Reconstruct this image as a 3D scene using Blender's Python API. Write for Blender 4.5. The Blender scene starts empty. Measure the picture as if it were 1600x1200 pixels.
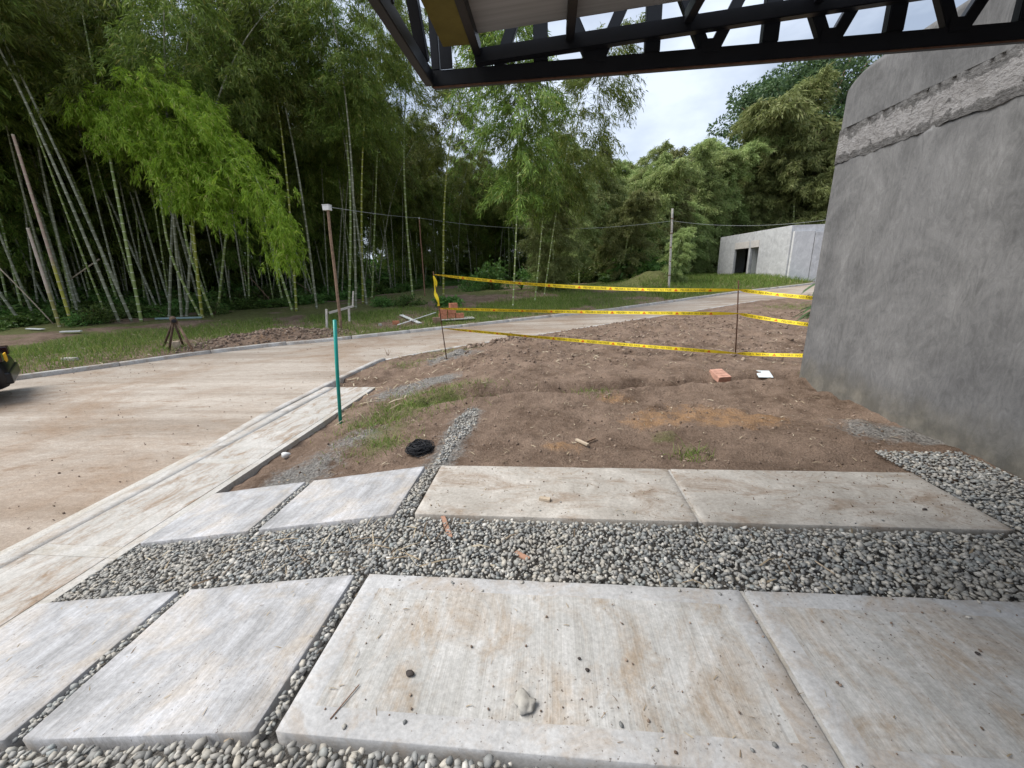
import bpy, bmesh, math, random
import numpy as np
from mathutils import Vector, Matrix, Quaternion
random.seed(7); rng = np.random.default_rng(7)
scene = bpy.context.scene
col = scene.collection
R_ = math.radians

# ------------------------------------------------------------------ camera
FPX, EYE = 620.0, 1.6                       # focal length in pixels of a 1600 px wide picture, eye height
_Y = np.array([60, 176, -FPX]); _Y /= np.linalg.norm(_Y)
_Z = np.cross(np.array([1, .0326, 0.]), _Y); _Z /= np.linalg.norm(_Z)
if _Z[1] < 0: _Z = -_Z
_X = np.cross(_Y, _Z)
RW = np.array([_X, _Y, _Z])                 # camera -> world
camd = bpy.data.cameras.new('camera'); cam = bpy.data.objects.new('camera', camd); col.objects.link(cam)
camd.sensor_width = 36; camd.lens = 36 * FPX / 1600; camd.clip_start = .05; camd.clip_end = 2000
M4 = Matrix([list(RW[0]) + [0], list(RW[1]) + [0], list(RW[2]) + [EYE], [0, 0, 0, 1]])
cam.matrix_world = M4
scene.camera = cam

# ------------------------------------------------------------------ sky, sun, exposure
SUN_EL, SUN_AZ = R_(55), R_(264)            # azimuth clockwise from +Y
world = bpy.data.worlds.new('World'); scene.world = world; world.use_nodes = True
nt = world.node_tree; nt.nodes.clear()
def wn(t, **k):
    n = nt.nodes.new(t)
    for a, b in k.items(): setattr(n, a, b)
    return n
sky = wn('ShaderNodeTexSky', sky_type='NISHITA', sun_disc=False, sun_elevation=SUN_EL, sun_rotation=SUN_AZ, air_density=1.0, dust_density=2.0)
tc = wn('ShaderNodeTexCoord'); mp = wn('ShaderNodeMapping'); mp.inputs['Scale'].default_value = (1, 1, 2.2)
nz = wn('ShaderNodeTexNoise'); nz.inputs['Scale'].default_value = 2.3; nz.inputs['Detail'].default_value = 6; nz.inputs['Roughness'].default_value = .55
rp = wn('ShaderNodeValToRGB'); rp.color_ramp.elements[0].position = .36; rp.color_ramp.elements[0].color = (.35, .35, .35, 1)
rp.color_ramp.elements[1].position = .62; rp.color_ramp.elements[1].color = (1, 1, 1, 1)
mx = wn('ShaderNodeMix', data_type='RGBA'); mx.inputs['B'].default_value = (8.5, 9.5, 11.2, 1)
bg = wn('ShaderNodeBackground'); bg.inputs['Strength'].default_value = .053
wo = wn('ShaderNodeOutputWorld')
L = nt.links.new
L(tc.outputs['Generated'], mp.inputs['Vector']); L(mp.outputs[0], nz.inputs['Vector']); L(nz.outputs['Fac'], rp.inputs[0])
L(rp.outputs[0], mx.inputs['Factor']); L(sky.outputs[0], mx.inputs['A']); L(mx.outputs['Result'], bg.inputs['Color']); L(bg.outputs[0], wo.inputs[0])
sd = bpy.data.lights.new('sun', 'SUN'); sd.energy = 2.2; sd.angle = R_(40); sd.color = (1, .96, .9)
sun = bpy.data.objects.new('sun', sd); col.objects.link(sun)
sv = Vector((math.sin(SUN_AZ) * math.cos(SUN_EL), math.cos(SUN_AZ) * math.cos(SUN_EL), math.sin(SUN_EL)))
sun.rotation_euler = sv.to_track_quat('Z', 'Y').to_euler(); sun.location = sv * 30
vs = scene.view_settings; vs.view_transform = 'Standard'; vs.look = 'None'; vs.gamma = 1; vs.use_curve_mapping = False
vs.exposure = 1.03
scene.render.engine = 'CYCLES'
scene.cycles.max_bounces = 6; scene.cycles.diffuse_bounces = 3; scene.cycles.transmission_bounces = 3

# ------------------------------------------------------------------ measuring helpers (survey of the photograph)
def ray(px, py): return RW @ np.array([px - 800, 600 - py, -FPX])
def on_z(px, py, z):
    d = ray(px, py); return np.array([0, 0, EYE]) + d * (z - EYE) / d[2]
def on_y(px, py, y):
    d = ray(px, py); return np.array([0, 0, EYE]) + d * y / d[1]
def at_dist(px, py, r):
    d = ray(px, py); d = d / math.hypot(d[0], d[1]); return np.array([0, 0, EYE]) + d * r
def sstep(a, b, x):
    t = np.clip((x - a) / (b - a), 0, 1); return t * t * (3 - 2 * t)

def unit(v): return v / (np.linalg.norm(v, axis=-1, keepdims=True) + 1e-9)
# ------------------------------------------------------------------ noise
_H = np.random.default_rng(3).random((256, 256))
def vnoise(x, y):
    xi = np.floor(x).astype(int); yi = np.floor(y).astype(int); fx = x - xi; fy = y - yi
    fx = fx * fx * (3 - 2 * fx); fy = fy * fy * (3 - 2 * fy)
    a = _H[xi & 255, yi & 255]; b = _H[(xi + 1) & 255, yi & 255]; c = _H[xi & 255, (yi + 1) & 255]; d = _H[(xi + 1) & 255, (yi + 1) & 255]
    return (a * (1 - fx) + b * fx) * (1 - fy) + (c * (1 - fx) + d * fx) * fy
def fbm(x, y, o=4):
    s = 0; a = .5; x = np.asarray(x, float) + 40.3; y = np.asarray(y, float) + 17.7
    for i in range(o):
        s = s + a * (vnoise(x, y) - .5); x = x * 2.03 + 11.1; y = y * 2.03 + 5.7; a *= .5
    return s

# ------------------------------------------------------------------ objects
def link(o, parent=None):
    col.objects.link(o)
    if parent is not None: o.parent = parent
    return o
def tag(o, label=None, cat=None, group=None, kind=None):
    if label: o['label'] = label
    if cat: o['category'] = cat
    if group: o['group'] = group
    if kind: o['kind'] = kind
    return o
def empty(name, loc=(0, 0, 0), rz=0, parent=None):
    o = bpy.data.objects.new(name, None); o.empty_display_size = .1; o.location = loc; o.rotation_euler = (0, 0, rz); return link(o, parent)
def np_mesh(name, v, quads=None, tris=None, smooth=False):
    me = bpy.data.meshes.new(name); v = np.asarray(v, np.float32)
    fl = []; st = []; tot = 0
    nq = 0 if quads is None else len(quads); ntr = 0 if tris is None else len(tris)
    parts = []; starts = []
    if nq: parts.append(np.asarray(quads, np.int32).ravel()); starts.append(np.arange(nq) * 4)
    if ntr: parts.append(np.asarray(tris, np.int32).ravel()); starts.append(nq * 4 + np.arange(ntr) * 3)
    idx = np.concatenate(parts); sta = np.concatenate(starts).astype(np.int32)
    me.vertices.add(len(v)); me.vertices.foreach_set('co', v.ravel())
    me.loops.add(len(idx)); me.loops.foreach_set('vertex_index', idx)
    me.polygons.add(nq + ntr); me.polygons.foreach_set('loop_start', sta)
    me.update(calc_edges=True)
    if smooth: me.polygons.foreach_set('use_smooth', np.ones(nq + ntr, bool))
    return me
def add_obj(name, me, mat=None, parent=None):
    if mat is not None:
        for m in (mat if isinstance(mat, (list, tuple)) else [mat]): me.materials.append(m)
    return link(bpy.data.objects.new(name, me), parent)
def bm_obj(name, bm, mat, parent=None, smooth=False):
    me = bpy.data.meshes.new(name); bmesh.ops.recalc_face_normals(bm, faces=bm.faces); bm.to_mesh(me); bm.free()
    if smooth:
        for p in me.polygons: p.use_smooth = True
    return add_obj(name, me, mat, parent)
def bm_box(bm, lo, hi, mat_index=0, M=None):
    vs_ = [bm.verts.new((x, y, z)) for x in (lo[0], hi[0]) for y in (lo[1], hi[1]) for z in (lo[2], hi[2])]
    if M is not None:
        for v in vs_: v.co = M @ v.co
    for q in ((0, 1, 3, 2), (4, 6, 7, 5), (0, 4, 5, 1), (2, 3, 7, 6), (0, 2, 6, 4), (1, 5, 7, 3)):
        f = bm.faces.new([vs_[i] for i in q]); f.material_index = mat_index
    return vs_
def box(name, lo, hi, mat, parent=None, bevel=0, M=None):
    bm = bmesh.new(); bm_box(bm, lo, hi, 0, M)
    if bevel: bmesh.ops.bevel(bm, geom=bm.edges[:], offset=bevel, segments=2, affect='EDGES', profile=.6)
    return bm_obj(name, bm, mat, parent)
def bar_bm(bm, a, b, w, h, up=(0, 0, 1)):
    a = Vector(a); b = Vector(b); d = (b - a); Ln = d.length; d.normalize(); u = Vector(up)
    s = d.cross(u).normalized(); u = s.cross(d)
    M = Matrix((s, d, u)).transposed().to_4x4(); M.translation = a
    return bm_box(bm, (-w / 2, 0, -h / 2), (w / 2, Ln, h / 2), 0, M)
def bar(name, a, b, w, h, mat, parent=None, up=(0, 0, 1), bevel=0):
    bm = bmesh.new(); bar_bm(bm, a, b, w, h, up)
    if bevel: bmesh.ops.bevel(bm, geom=bm.edges[:], offset=bevel, segments=2, affect='EDGES')
    return bm_obj(name, bm, mat, parent)
def tube_arrays(pts, rad, n=8, caps=True):
    pts = np.asarray(pts, float); m = len(pts); rad = np.broadcast_to(np.asarray(rad, float), (m,))
    tan = np.gradient(pts, axis=0); tan /= np.linalg.norm(tan, axis=1)[:, None] + 1e-9
    ref = np.array([0, 0, 1.]) if abs(tan[:, 2]).mean() < .8 else np.array([1., 0, 0])
    s = np.cross(tan, ref); s /= np.linalg.norm(s, axis=1)[:, None] + 1e-9; u = np.cross(s, tan)
    an = np.arange(n) * 2 * math.pi / n
    v = (pts[:, None, :] + rad[:, None, None] * (np.cos(an)[None, :, None] * s[:, None, :] + np.sin(an)[None, :, None] * u[:, None, :])).reshape(-1, 3)
    i = np.arange(m - 1)[:, None] * n; j = np.arange(n)[None, :]; k = (j + 1) % n
    q = np.stack([i + j, i + k, i + n + k, i + n + j], -1).reshape(-1, 4)
    t = None
    if caps:
        v = np.vstack([v, pts[:1], pts[-1:]]); c0 = m * n; jj = np.arange(n); kk = (jj + 1) % n
        t = np.vstack([np.stack([np.full(n, c0), kk, jj], -1), np.stack([np.full(n, c0 + 1), (m - 1) * n + jj, (m - 1) * n + kk], -1)])
    return v, q, t
def tube(name, pts, rad, mat, parent=None, n=8, smooth=True):
    v, q, t = tube_arrays(pts, rad, n); return add_obj(name, np_mesh(name, v, q, t, smooth), mat, parent)
def copy_tree(o, parent=None):
    c = o.copy(); col.objects.link(c); c.parent = parent
    for ch in o.children: copy_tree(ch, c)
    return c

# ------------------------------------------------------------------ materials
class NM:
    def __init__(s, name, rough=.8, spec=.3):
        s.m = bpy.data.materials.new(name); s.m.use_nodes = True; s.t = s.m.node_tree
        s.b = s.t.nodes['Principled BSDF']; s.b.inputs['Roughness'].default_value = rough; s.b.inputs['Specular IOR Level'].default_value = spec
        s.out = s.t.nodes['Material Output']
    def n(s, t, **k):
        n = s.t.nodes.new(t)
        for a, b in k.items(): setattr(n, a, b)
        return n
    def l(s, a, b): s.t.links.new(a, b)
    def coord(s, scale=(1, 1, 1), kind='Object', rot=(0, 0, 0)):
        c = s.n('ShaderNodeTexCoord'); m = s.n('ShaderNodeMapping'); m.inputs['Scale'].default_value = scale; m.inputs['Rotation'].default_value = rot
        s.l(c.outputs[kind], m.inputs['Vector']); return m.outputs[0]
    def noise(s, scale, detail=5, rough=.6, vec=None, dist=0):
        n = s.n('ShaderNodeTexNoise'); n.inputs['Scale'].default_value = scale; n.inputs['Detail'].default_value = detail
        n.inputs['Roughness'].default_value = rough; n.inputs['Distortion'].default_value = dist
        if vec is None: vec = s.coord()
        s.l(vec, n.inputs['Vector']); return n.outputs['Fac']
    def ramp(s, fac, *st):
        r = s.n('ShaderNodeValToRGB'); e = r.color_ramp.elements
        while len(e) < len(st): e.new(.5)
        for i, (p, c) in enumerate(st):
            e[i].position = p; e[i].color = (c[0], c[1], c[2], 1) if isinstance(c, (tuple, list)) else (c, c, c, 1)
        s.l(fac, r.inputs[0]); return r.outputs[0]
    def mix(s, fac, a, b, mode='MIX'):
        m = s.n('ShaderNodeMix', data_type='RGBA', blend_type=mode)
        for k, v in (('Factor', fac), ('A', a), ('B', b)):
            if isinstance(v, (int, float)): m.inputs[k].default_value = v
            elif isinstance(v, tuple): m.inputs[k].default_value = (*v, 1)
            else: s.l(v, m.inputs[k])
        return m.outputs['Result']
    def math(s, op, a, b=None):
        m = s.n('ShaderNodeMath', operation=op)
        for i, v in enumerate((a, b)):
            if v is None: continue
            if isinstance(v, (int, float)): m.inputs[i].default_value = v
            else: s.l(v, m.inputs[i])
        return m.outputs[0]
    def attr(s, name):
        a = s.n('ShaderNodeAttribute', attribute_name=name); return a.outputs['Fac']
    def color(s, c):
        if isinstance(c, tuple): s.b.inputs['Base Color'].default_value = (*c, 1)
        else: s.l(c, s.b.inputs['Base Color'])
        return s
    def bump(s, h, strength=.5, dist=.02):
        b = s.n('ShaderNodeBump'); b.inputs['Strength'].default_value = strength; b.inputs['Distance'].default_value = dist
        s.l(h, b.inputs['Height']); s.l(b.outputs[0], s.b.inputs['Normal']); return s

def mat_concrete(name, base, dark, stain, broom=False, streak=(1, 1, 1), stain_amt=.5, fleck=True):
    k = NM(name, .85, .2)
    wc = k.coord(kind='Object')
    big = k.noise(2.4, 8, .7, wc, .8); fine = k.noise(45, 5, .75, wc)
    c = k.mix(k.ramp(big, (.35, 0), (.68, 1)), dark, base)
    st = k.noise(3.2, 8, .72, k.coord(streak), .6)
    c = k.mix(k.math('MULTIPLY', k.ramp(st, (.47, 0), (.66, 1)), stain_amt), c, stain)
    c = k.mix(.55, c, k.ramp(fine, (.3, (.55, .55, .55)), (.7, (1.25, 1.25, 1.25))), 'MULTIPLY')
    h = fine
    if broom:
        br = k.noise(1, 3, .7, k.coord((140, 2.2, 1)))
        br2 = k.noise(1, 3, .6, k.coord((16, .35, 1)))
        c = k.mix(.5, c, k.ramp(br, (.3, (.68, .67, .65)), (.7, (1.12, 1.12, 1.12))), 'MULTIPLY')
        c = k.mix(.5, c, k.ramp(br2, (.35, (.72, .7, .66)), (.65, (1.1, 1.1, 1.1))), 'MULTIPLY')
        h = k.math('ADD', k.math('MULTIPLY', br, 1.4), fine)
    if fleck:
        fl = k.noise(60, 2, .5, wc); msk = k.noise(1.4, 2, .5, wc)
        f2 = k.math('MULTIPLY', k.ramp(fl, (.66, 0), (.70, 1)), k.ramp(msk, (.45, 0), (.62, 1)))
        c = k.mix(k.math('MULTIPLY', f2, .75), c, (.07, .05, .035))
    k.color(c).bump(h, .35, .004)
    return k.m
MAT_BROOM = mat_concrete('broomed_concrete', (.60, .59, .575), (.44, .435, .42), (.37, .285, .2), True, (1.3, .8, 1), .75)
MAT_TROWEL = mat_concrete('trowelled_concrete', (.535, .53, .525), (.41, .405, .40), (.36, .28, .2), False, (1, 1, 1), .75)
MAT_FARSLAB = mat_concrete('soiled_concrete', (.56, .525, .475), (.35, .32, .28), (.25, .18, .125), False, (.7, 1.6, 1), .85)
MAT_LEFTSLAB = mat_concrete('weathered_concrete', (.60, .60, .62), (.32, .32, .325), (.46, .37, .26), True, (1, 1, 1), .45)
MAT_WALK = mat_concrete('sidewalk_concrete', (.54, .515, .48), (.40, .38, .345), (.27, .19, .125), False, (2.2, .8, 1), .95)
MAT_KERB = mat_concrete('kerb_concrete', (.55, .54, .52), (.36, .34, .31), (.28, .2, .13), False, (1, 1, 1), .6)
MAT_JOINT = mat_concrete('smooth_band_concrete', (.53, .51, .48), (.42, .40, .36), (.33, .25, .16), False, (1, 1, 1), .5)

k = NM('road_concrete', .9, .15)                                   # dusty pale concrete road with mud tracks along it
vc = k.coord((.12, 1.5, 1), 'Object', (0, 0, R_(-42)))
c = k.mix(k.ramp(k.noise(1.1, 6, .6, vc, .3), (.36, 0), (.64, 1)), (.31, .262, .215), (.48, .43, .375))
c = k.mix(k.math('MULTIPLY', k.ramp(k.noise(.28, 6, .7, k.coord(), .7), (.46, 0), (.66, 1)), .75), c, (.27, .185, .12))
c = k.mix(.6, c, k.ramp(k.noise(14, 5, .7, k.coord((.5, 1.6, 1), 'Object', (0, 0, R_(-42)))), (.3, (.7, .68, .66)), (.7, (1.15, 1.15, 1.15))), 'MULTIPLY')
c = k.mix(k.math('MULTIPLY', k.ramp(k.noise(3.5, 6, .75, k.coord((.45, 1.3, 1), 'Object', (0, 0, R_(-42)))), (.57, 0), (.66, 1)), .6), c, (.22, .145, .09))
c = k.mix(.7, c, k.ramp(k.noise(42, 6, .8), (.3, (.6, .58, .56)), (.7, (1.3, 1.3, 1.3))), 'MULTIPLY')
c = k.mix(k.math('MULTIPLY', k.ramp(k.noise(120, 2, .6), (.62, 0), (.7, 1)), .5), c, (.16, .12, .09))
k.color(c).bump(k.noise(30, 5, .7), .6, .012); MAT_ROAD = k.m

k = NM('soil', .95, .1)                                            # dug earth, ochre patches, grit and thin grass cover by mask
n1 = k.noise(1.3, 6, .65); n2 = k.noise(9, 6, .7); n3 = k.noise(60, 4, .7)
c = k.mix(k.ramp(n1, (.36, 0), (.64, 1)), (.145, .1, .073), (.30, .22, .168))
c = k.mix(k.math('MULTIPLY', k.ramp(n2, (.42, 0), (.68, 1)), .6), c, (.34, .25, .19))
c = k.mix(k.math('MULTIPLY', k.ramp(k.math('ADD', k.math('MULTIPLY', k.attr('ochre'), .42), k.noise(7, 9, .8)), (.77, 0), (.97, 1)), .8), c, (.42, .255, .135))
c = k.mix(k.math('MULTIPLY', k.ramp(k.math('ADD', k.math('MULTIPLY', k.attr('grit'), .6), k.noise(9, 6, .75)), (.72, 0), (.95, 1)), .9), c, k.ramp(k.noise(38, 3, .6), (.35, (.11, .11, .105)), (.68, (.40, .39, .37))))
c = k.mix(k.math('MULTIPLY', k.ramp(k.math('ADD', k.math('MULTIPLY', k.attr('green'), .6), k.noise(3, 6, .72)), (.72, 0), (1.0, 1)), .8), c, k.ramp(k.noise(7, 5, .7), (.35, (.085, .11, .03)), (.65, (.19, .225, .07))))
c = k.mix(.75, c, k.ramp(n3, (.28, (.5, .48, .46)), (.72, (1.35, 1.33, 1.3))), 'MULTIPLY')
c = k.mix(k.math('MULTIPLY', k.ramp(k.noise(70, 2, .5, k.coord((1, .45, 1))), (.68, 0), (.72, 1)), .7), c, (.42, .36, .28))
k.color(c).bump(k.math('ADD', n2, k.math('MULTIPLY', n3, .6)), .95, .06); MAT_SOIL = k.m

k = NM('plaster', .9, .15)                                         # hand-trowelled cement render
sw = k.noise(1.1, 9, .66, k.coord((.6, 1, .9)), 1.9)
fi = k.noise(5, 9, .75, k.coord((1, 2.2, .8), 'Object', (R_(35), 0, 0)), 2.6); gr = k.noise(90, 3, .6)
c = k.mix(k.ramp(sw, (.3, 0), (.72, 1)), (.122, .122, .123), (.218, .217, .218))
c = k.mix(.6, c, k.ramp(fi, (.32, (.6, .6, .6)), (.68, (1.35, 1.35, 1.34))), 'MULTIPLY')
c = k.mix(.5, c, k.ramp(k.noise(.75, 5, .6, k.coord((1, 1, .8)), 1.2), (.33, (.68, .68, .69)), (.67, (1.32, 1.31, 1.28))), 'MULTIPLY')
c = k.mix(k.math('MULTIPLY', k.ramp(k.noise(2.2, 6, .65, k.coord((1, 5, .35))), (.6, 0), (.72, 1)), .35), c, (.10, .10, .098))
c = k.mix(.35, c, k.ramp(gr, (.3, (.8, .8, .8)), (.7, (1.15, 1.15, 1.15))), 'MULTIPLY')
sep = k.n('ShaderNodeSeparateXYZ'); k.l(k.coord(), sep.inputs[0])
low = k.math('MULTIPLY', k.ramp(k.math('ADD', sep.outputs[2], k.math('MULTIPLY', k.noise(1.6, 6, .65), .55)), (.36, 1), (.66, 0)), .6)
c = k.mix(low, c, k.ramp(k.noise(3.5, 5, .65), (.4, (.11, .10, .075)), (.62, (.25, .225, .175))))
k.color(c).bump(k.math('ADD', sw, k.math('ADD', k.math('MULTIPLY', fi, .8), k.math('MULTIPLY', gr, .15))), .35, .012); MAT_PLASTER = k.m

k = NM('bare_mortar', .95, .1)                                     # unplastered band: pale block face with ragged dark mortar
n1 = k.noise(7, 6, .7, k.coord((1, 1, 1)), .8); n2 = k.noise(26, 5, .7, k.coord((1, .8, 1.5)))
edge = k.attr('edge')
c = k.mix(k.ramp(n2, (.35, 0), (.62, 1)), (.23, .222, .218), (.345, .335, .33))
dm = k.ramp(k.math('ADD', n1, k.math('MULTIPLY', edge, .42)), (.60, 0), (.68, 1))
c = k.mix(dm, c, k.ramp(n2, (.35, (.085, .082, .08)), (.7, (.2, .195, .19))))
k.color(c).bump(k.math('ADD', n1, n2), 1.0, .03); MAT_BARE = k.m

def mat_simple(name, colr, rough=.6, spec=.3, var=.25, scale=8, metal=0, bump=0):
    k = NM(name, rough, spec); k.b.inputs['Metallic'].default_value = metal
    n_ = k.noise(scale, 5, .65)
    lo = tuple(x * (1 - var) for x in colr); hi = tuple(min(x * (1 + var), 1) for x in colr)
    k.color(k.ramp(n_, (.3, lo), (.7, hi)))
    if bump: k.bump(k.noise(scale * 3, 4, .7), bump, .01)
    return k.m
MAT_STEEL = mat_simple('black_painted_steel', (.0045, .005, .0075), .42, .35, .4, 6, 0, .05)
MAT_RUST = mat_simple('rusty_steel', (.09, .045, .028), .85, .2, .5, 20)
MAT_OLIVE = mat_simple('olive_fibre_board', (.145, .115, .03), .8, .2, .25, 5)
k = NM('roof_sheet_underside', .6, .3)
k.color(k.mix(k.ramp(k.noise(1, 4, .6, k.coord((1.2, 40, 1))), (.3, 0), (.7, 1)), (.34, .335, .335), (.46, .455, .455))); MAT_SHEET = k.m
MAT_TURQ = mat_simple('turquoise_plastic', (.0, .28, .23), .35, .5, .12, 5)
MAT_WOOD = mat_simple('old_wood', (.24, .16, .11), .85, .2, .45, 10, 0, .3)
MAT_DKWOOD = mat_simple('dark_damp_wood', (.085, .058, .04), .9, .2, .45, 12, 0, .3)
MAT_PALEWOOD = mat_simple('pale_wood', (.44, .36, .27), .85, .2, .3, 12)
MAT_REDWOOD = mat_simple('reddish_wood', (.33, .19, .13), .85, .2, .3, 14)
MAT_PALEPOLE = mat_simple('bleached_pole', (.50, .47, .42), .8, .2, .35, 9)
MAT_BRICK = mat_simple('clay_brick', (.45, .19, .11), .9, .15, .3, 12, 0, .3)
MAT_PINKBRICK = mat_simple('pale_clay_tile', (.50, .28, .21), .9, .15, .25, 14, 0, .3)
MAT_PALEBLUE = mat_simple('pale_ceramic', (.62, .69, .72), .4, .5, .08, 5)
MAT_WHITE = mat_simple('dull_white', (.68, .68, .66), .6, .3, .12, 10)
MAT_PIPE = mat_simple('grey_blue_pipe', (.26, .36, .36), .5, .4, .15, 6)
MAT_NET = mat_simple('black_netting', (.012, .013, .016), .7, .3, .4, 20)
MAT_STONE = mat_simple('pale_stone', (.42, .40, .36), .9, .2, .25, 12, 0, .4)
MAT_DKSTONE = mat_simple('dark_clod', (.07, .06, .055), .95, .1, .4, 15)
MAT_WIRE = mat_simple('pale_cable', (.33, .35, .34), .5, .3, .1, 5)
MAT_TAPE = mat_simple('yellow_tape', (.85, .64, .03), .6, .3, .12, 7)
MAT_INK = mat_simple('black_ink', (.03, .028, .02), .6, .2, .1, 5)
MAT_INKRED = mat_simple('orange_ink', (.65, .13, .015), .6, .2, .1, 5)
MAT_CARPAINT = mat_simple('black_car_paint', (.006, .006, .008), .3, .35, .2, 3)
MAT_TYRE = mat_simple('tyre_rubber', (.018, .018, .018), .85, .2, .2, 15)
MAT_RIM = mat_simple('grey_rim', (.35, .35, .36), .35, .5, .1, 5, .8)
MAT_GLASS = mat_simple('dark_car_glass', (.004, .005, .006), .06, .6, .1, 2)
MAT_PLATE = mat_simple('yellow_plate', (.75, .42, .015), .5, .3, .05, 5)
MAT_TAIL = mat_simple('red_lens', (.02, .004, .005), .2, .5, .1, 5)
MAT_HOUSE = mat_concrete('house_concrete', (.68, .685, .695), (.44, .445, .455), (.56, .56, .56), False, (1, 1, .6), .6, False)
MAT_PALEHOUSE = mat_concrete('pale_house_concrete', (.74, .74, .74), (.56, .565, .57), (.45, .45, .46), False, (1, 1, .6), .4, False)
MAT_LINTEL = mat_simple('pale_lintel', (.58, .55, .52), .85, .2, .1, 4)
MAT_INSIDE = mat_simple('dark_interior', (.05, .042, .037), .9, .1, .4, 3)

k = NM('river_pebbles', .62, .35)
geo = k.n('ShaderNodeNewGeometry'); rnd = geo.outputs['Random Per Island']
c = k.ramp(rnd, (.0, (.15, .155, .155)), (.2, (.23, .235, .23)), (.42, (.31, .305, .29)), (.6, (.40, .375, .33)), (.74, (.28, .30, .295)), (.9, (.45, .415, .355)), (1., (.58, .56, .52)))
c = k.mix(.6, c, k.ramp(k.noise(55, 4, .6), (.3, (.68, .67, .65)), (.7, (1.2, 1.2, 1.2))), 'MULTIPLY')
c = k.mix(k.math('MULTIPLY', k.ramp(k.noise(.9, 3, .5), (.48, 0), (.66, 1)), .35), c, (.31, .265, .205))
k.color(c); MAT_PEBBLE = k.m

def mat_leaf(name, stops, trans=.4, rough=.5, objvar=.12):
    k = NM(name, rough, .35)
    geo = k.n('ShaderNodeNewGeometry'); c = k.ramp(geo.outputs['Random Per Island'], *stops)
    oi = k.n('ShaderNodeObjectInfo'); hs = k.n('ShaderNodeHueSaturation')
    mr = k.n('ShaderNodeMapRange'); mr.inputs['To Min'].default_value = 1 - objvar * 2; mr.inputs['To Max'].default_value = 1 + objvar * 2
    mh = k.n('ShaderNodeMapRange'); mh.inputs['To Min'].default_value = .5 - objvar * .12; mh.inputs['To Max'].default_value = .5 + objvar * .12
    k.l(oi.outputs['Random'], mr.inputs[0]); k.l(oi.outputs['Random'], mh.inputs[0]); k.l(mr.outputs[0], hs.inputs['Value']); k.l(mh.outputs[0], hs.inputs['Hue']); k.l(c, hs.inputs['Color'])
    k.l(hs.outputs[0], k.b.inputs['Base Color'])
    tr = k.n('ShaderNodeBsdfTranslucent'); ms = k.n('ShaderNodeMixShader'); ms.inputs[0].default_value = trans
    k.l(hs.outputs[0], tr.inputs['Color']); k.l(k.b.outputs[0], ms.inputs[1]); k.l(tr.outputs[0], ms.inputs[2]); k.l(ms.outputs[0], k.out.inputs[0])
    return k.m
LEAF_DARK = mat_leaf('bamboo_leaves', ((0, (.086, .128, .023)), (.55, (.155, .213, .036)), (.9, (.23, .295, .054)), (1, (.34, .31, .1))), .4, .55, .2)
LEAF_MID = mat_leaf('plume_bamboo_leaves', ((0, (.18, .23, .075)), (.5, (.27, .325, .11)), (.9, (.34, .395, .145)), (1, (.42, .40, .18))), .4, .55, .2)
LEAF_BRIGHT = mat_leaf('bright_bamboo_leaves', ((0, (.19, .32, .028)), (.5, (.31, .47, .042)), (.93, (.43, .56, .085)), (1, (.62, .55, .22))), .5, .5, .05)
LEAF_SHRUB = mat_leaf('shrub_leaves', ((0, (.065, .125, .03)), (.6, (.115, .21, .045)), (1, (.19, .29, .07))), .35, .5, .2)
LEAF_TREE = mat_leaf('broad_tree_leaves', ((0, (.045, .085, .035)), (.6, (.08, .13, .05)), (1, (.13, .19, .07))), .3, .5, .1)
MAT_GRASS = mat_leaf('grass_blades', ((0, (.09, .15, .025)), (.6, (.17, .26, .045)), (.88, (.25, .32, .075)), (1, (.42, .36, .16))), .35, .6, .0)
MAT_STRAW = mat_leaf('straw_litter', ((0, (.16, .11, .07)), (.5, (.34, .27, .18)), (1, (.52, .45, .33))), .1, .8, .0)
MAT_CLOD = mat_leaf('earth_clods', ((0, (.12, .085, .062)), (.6, (.20, .145, .11)), (1, (.34, .26, .2))), .0, .95, .0)

def mat_culm(name, lo, hi, ring, top=None):
    k = NM(name, .5, .35)
    s = k.attr('along'); fr = k.math('FRACT', k.math('DIVIDE', s, .32))
    rg = k.math('LESS_THAN', k.math('ABSOLUTE', k.math('SUBTRACT', fr, .5)), .065)
    c = k.mix(k.ramp(k.noise(2.2, 5, .65, k.coord((3, 3, .5))), (.35, 0), (.65, 1)), lo, hi)
    if top: c = k.mix(k.ramp(k.math('DIVIDE', s, 6), (top[1], 0), (top[1] + .08, 1)), c, top[0])
    c = k.mix(k.math('MULTIPLY', rg, .85), c, ring)
    k.color(c); return k.m
CULM_GREY = mat_culm('grey_green_culm', (.15, .16, .10), (.30, .30, .21), (.45, .45, .37))
CULM_GREEN = mat_culm('green_culm', (.18, .25, .07), (.31, .36, .13), (.6, .6, .47))
CULM_YELL = mat_culm('yellow_green_culm', (.22, .26, .035), (.33, .33, .06), (.60, .58, .42))
CULM_CUT = mat_culm('cut_culm', (.36, .36, .05), (.44, .40, .08), (.5, .45, .33), ((.46, .33, .26), .36))
CULM_CUT2 = mat_culm('weathered_cut_culm', (.25, .25, .07), (.30, .25, .09), (.5, .45, .36), ((.5, .4, .33), .2))
CULM_DRY = mat_culm('dry_culm', (.24, .17, .12), (.34, .24, .17), (.15, .10, .07))

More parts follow.
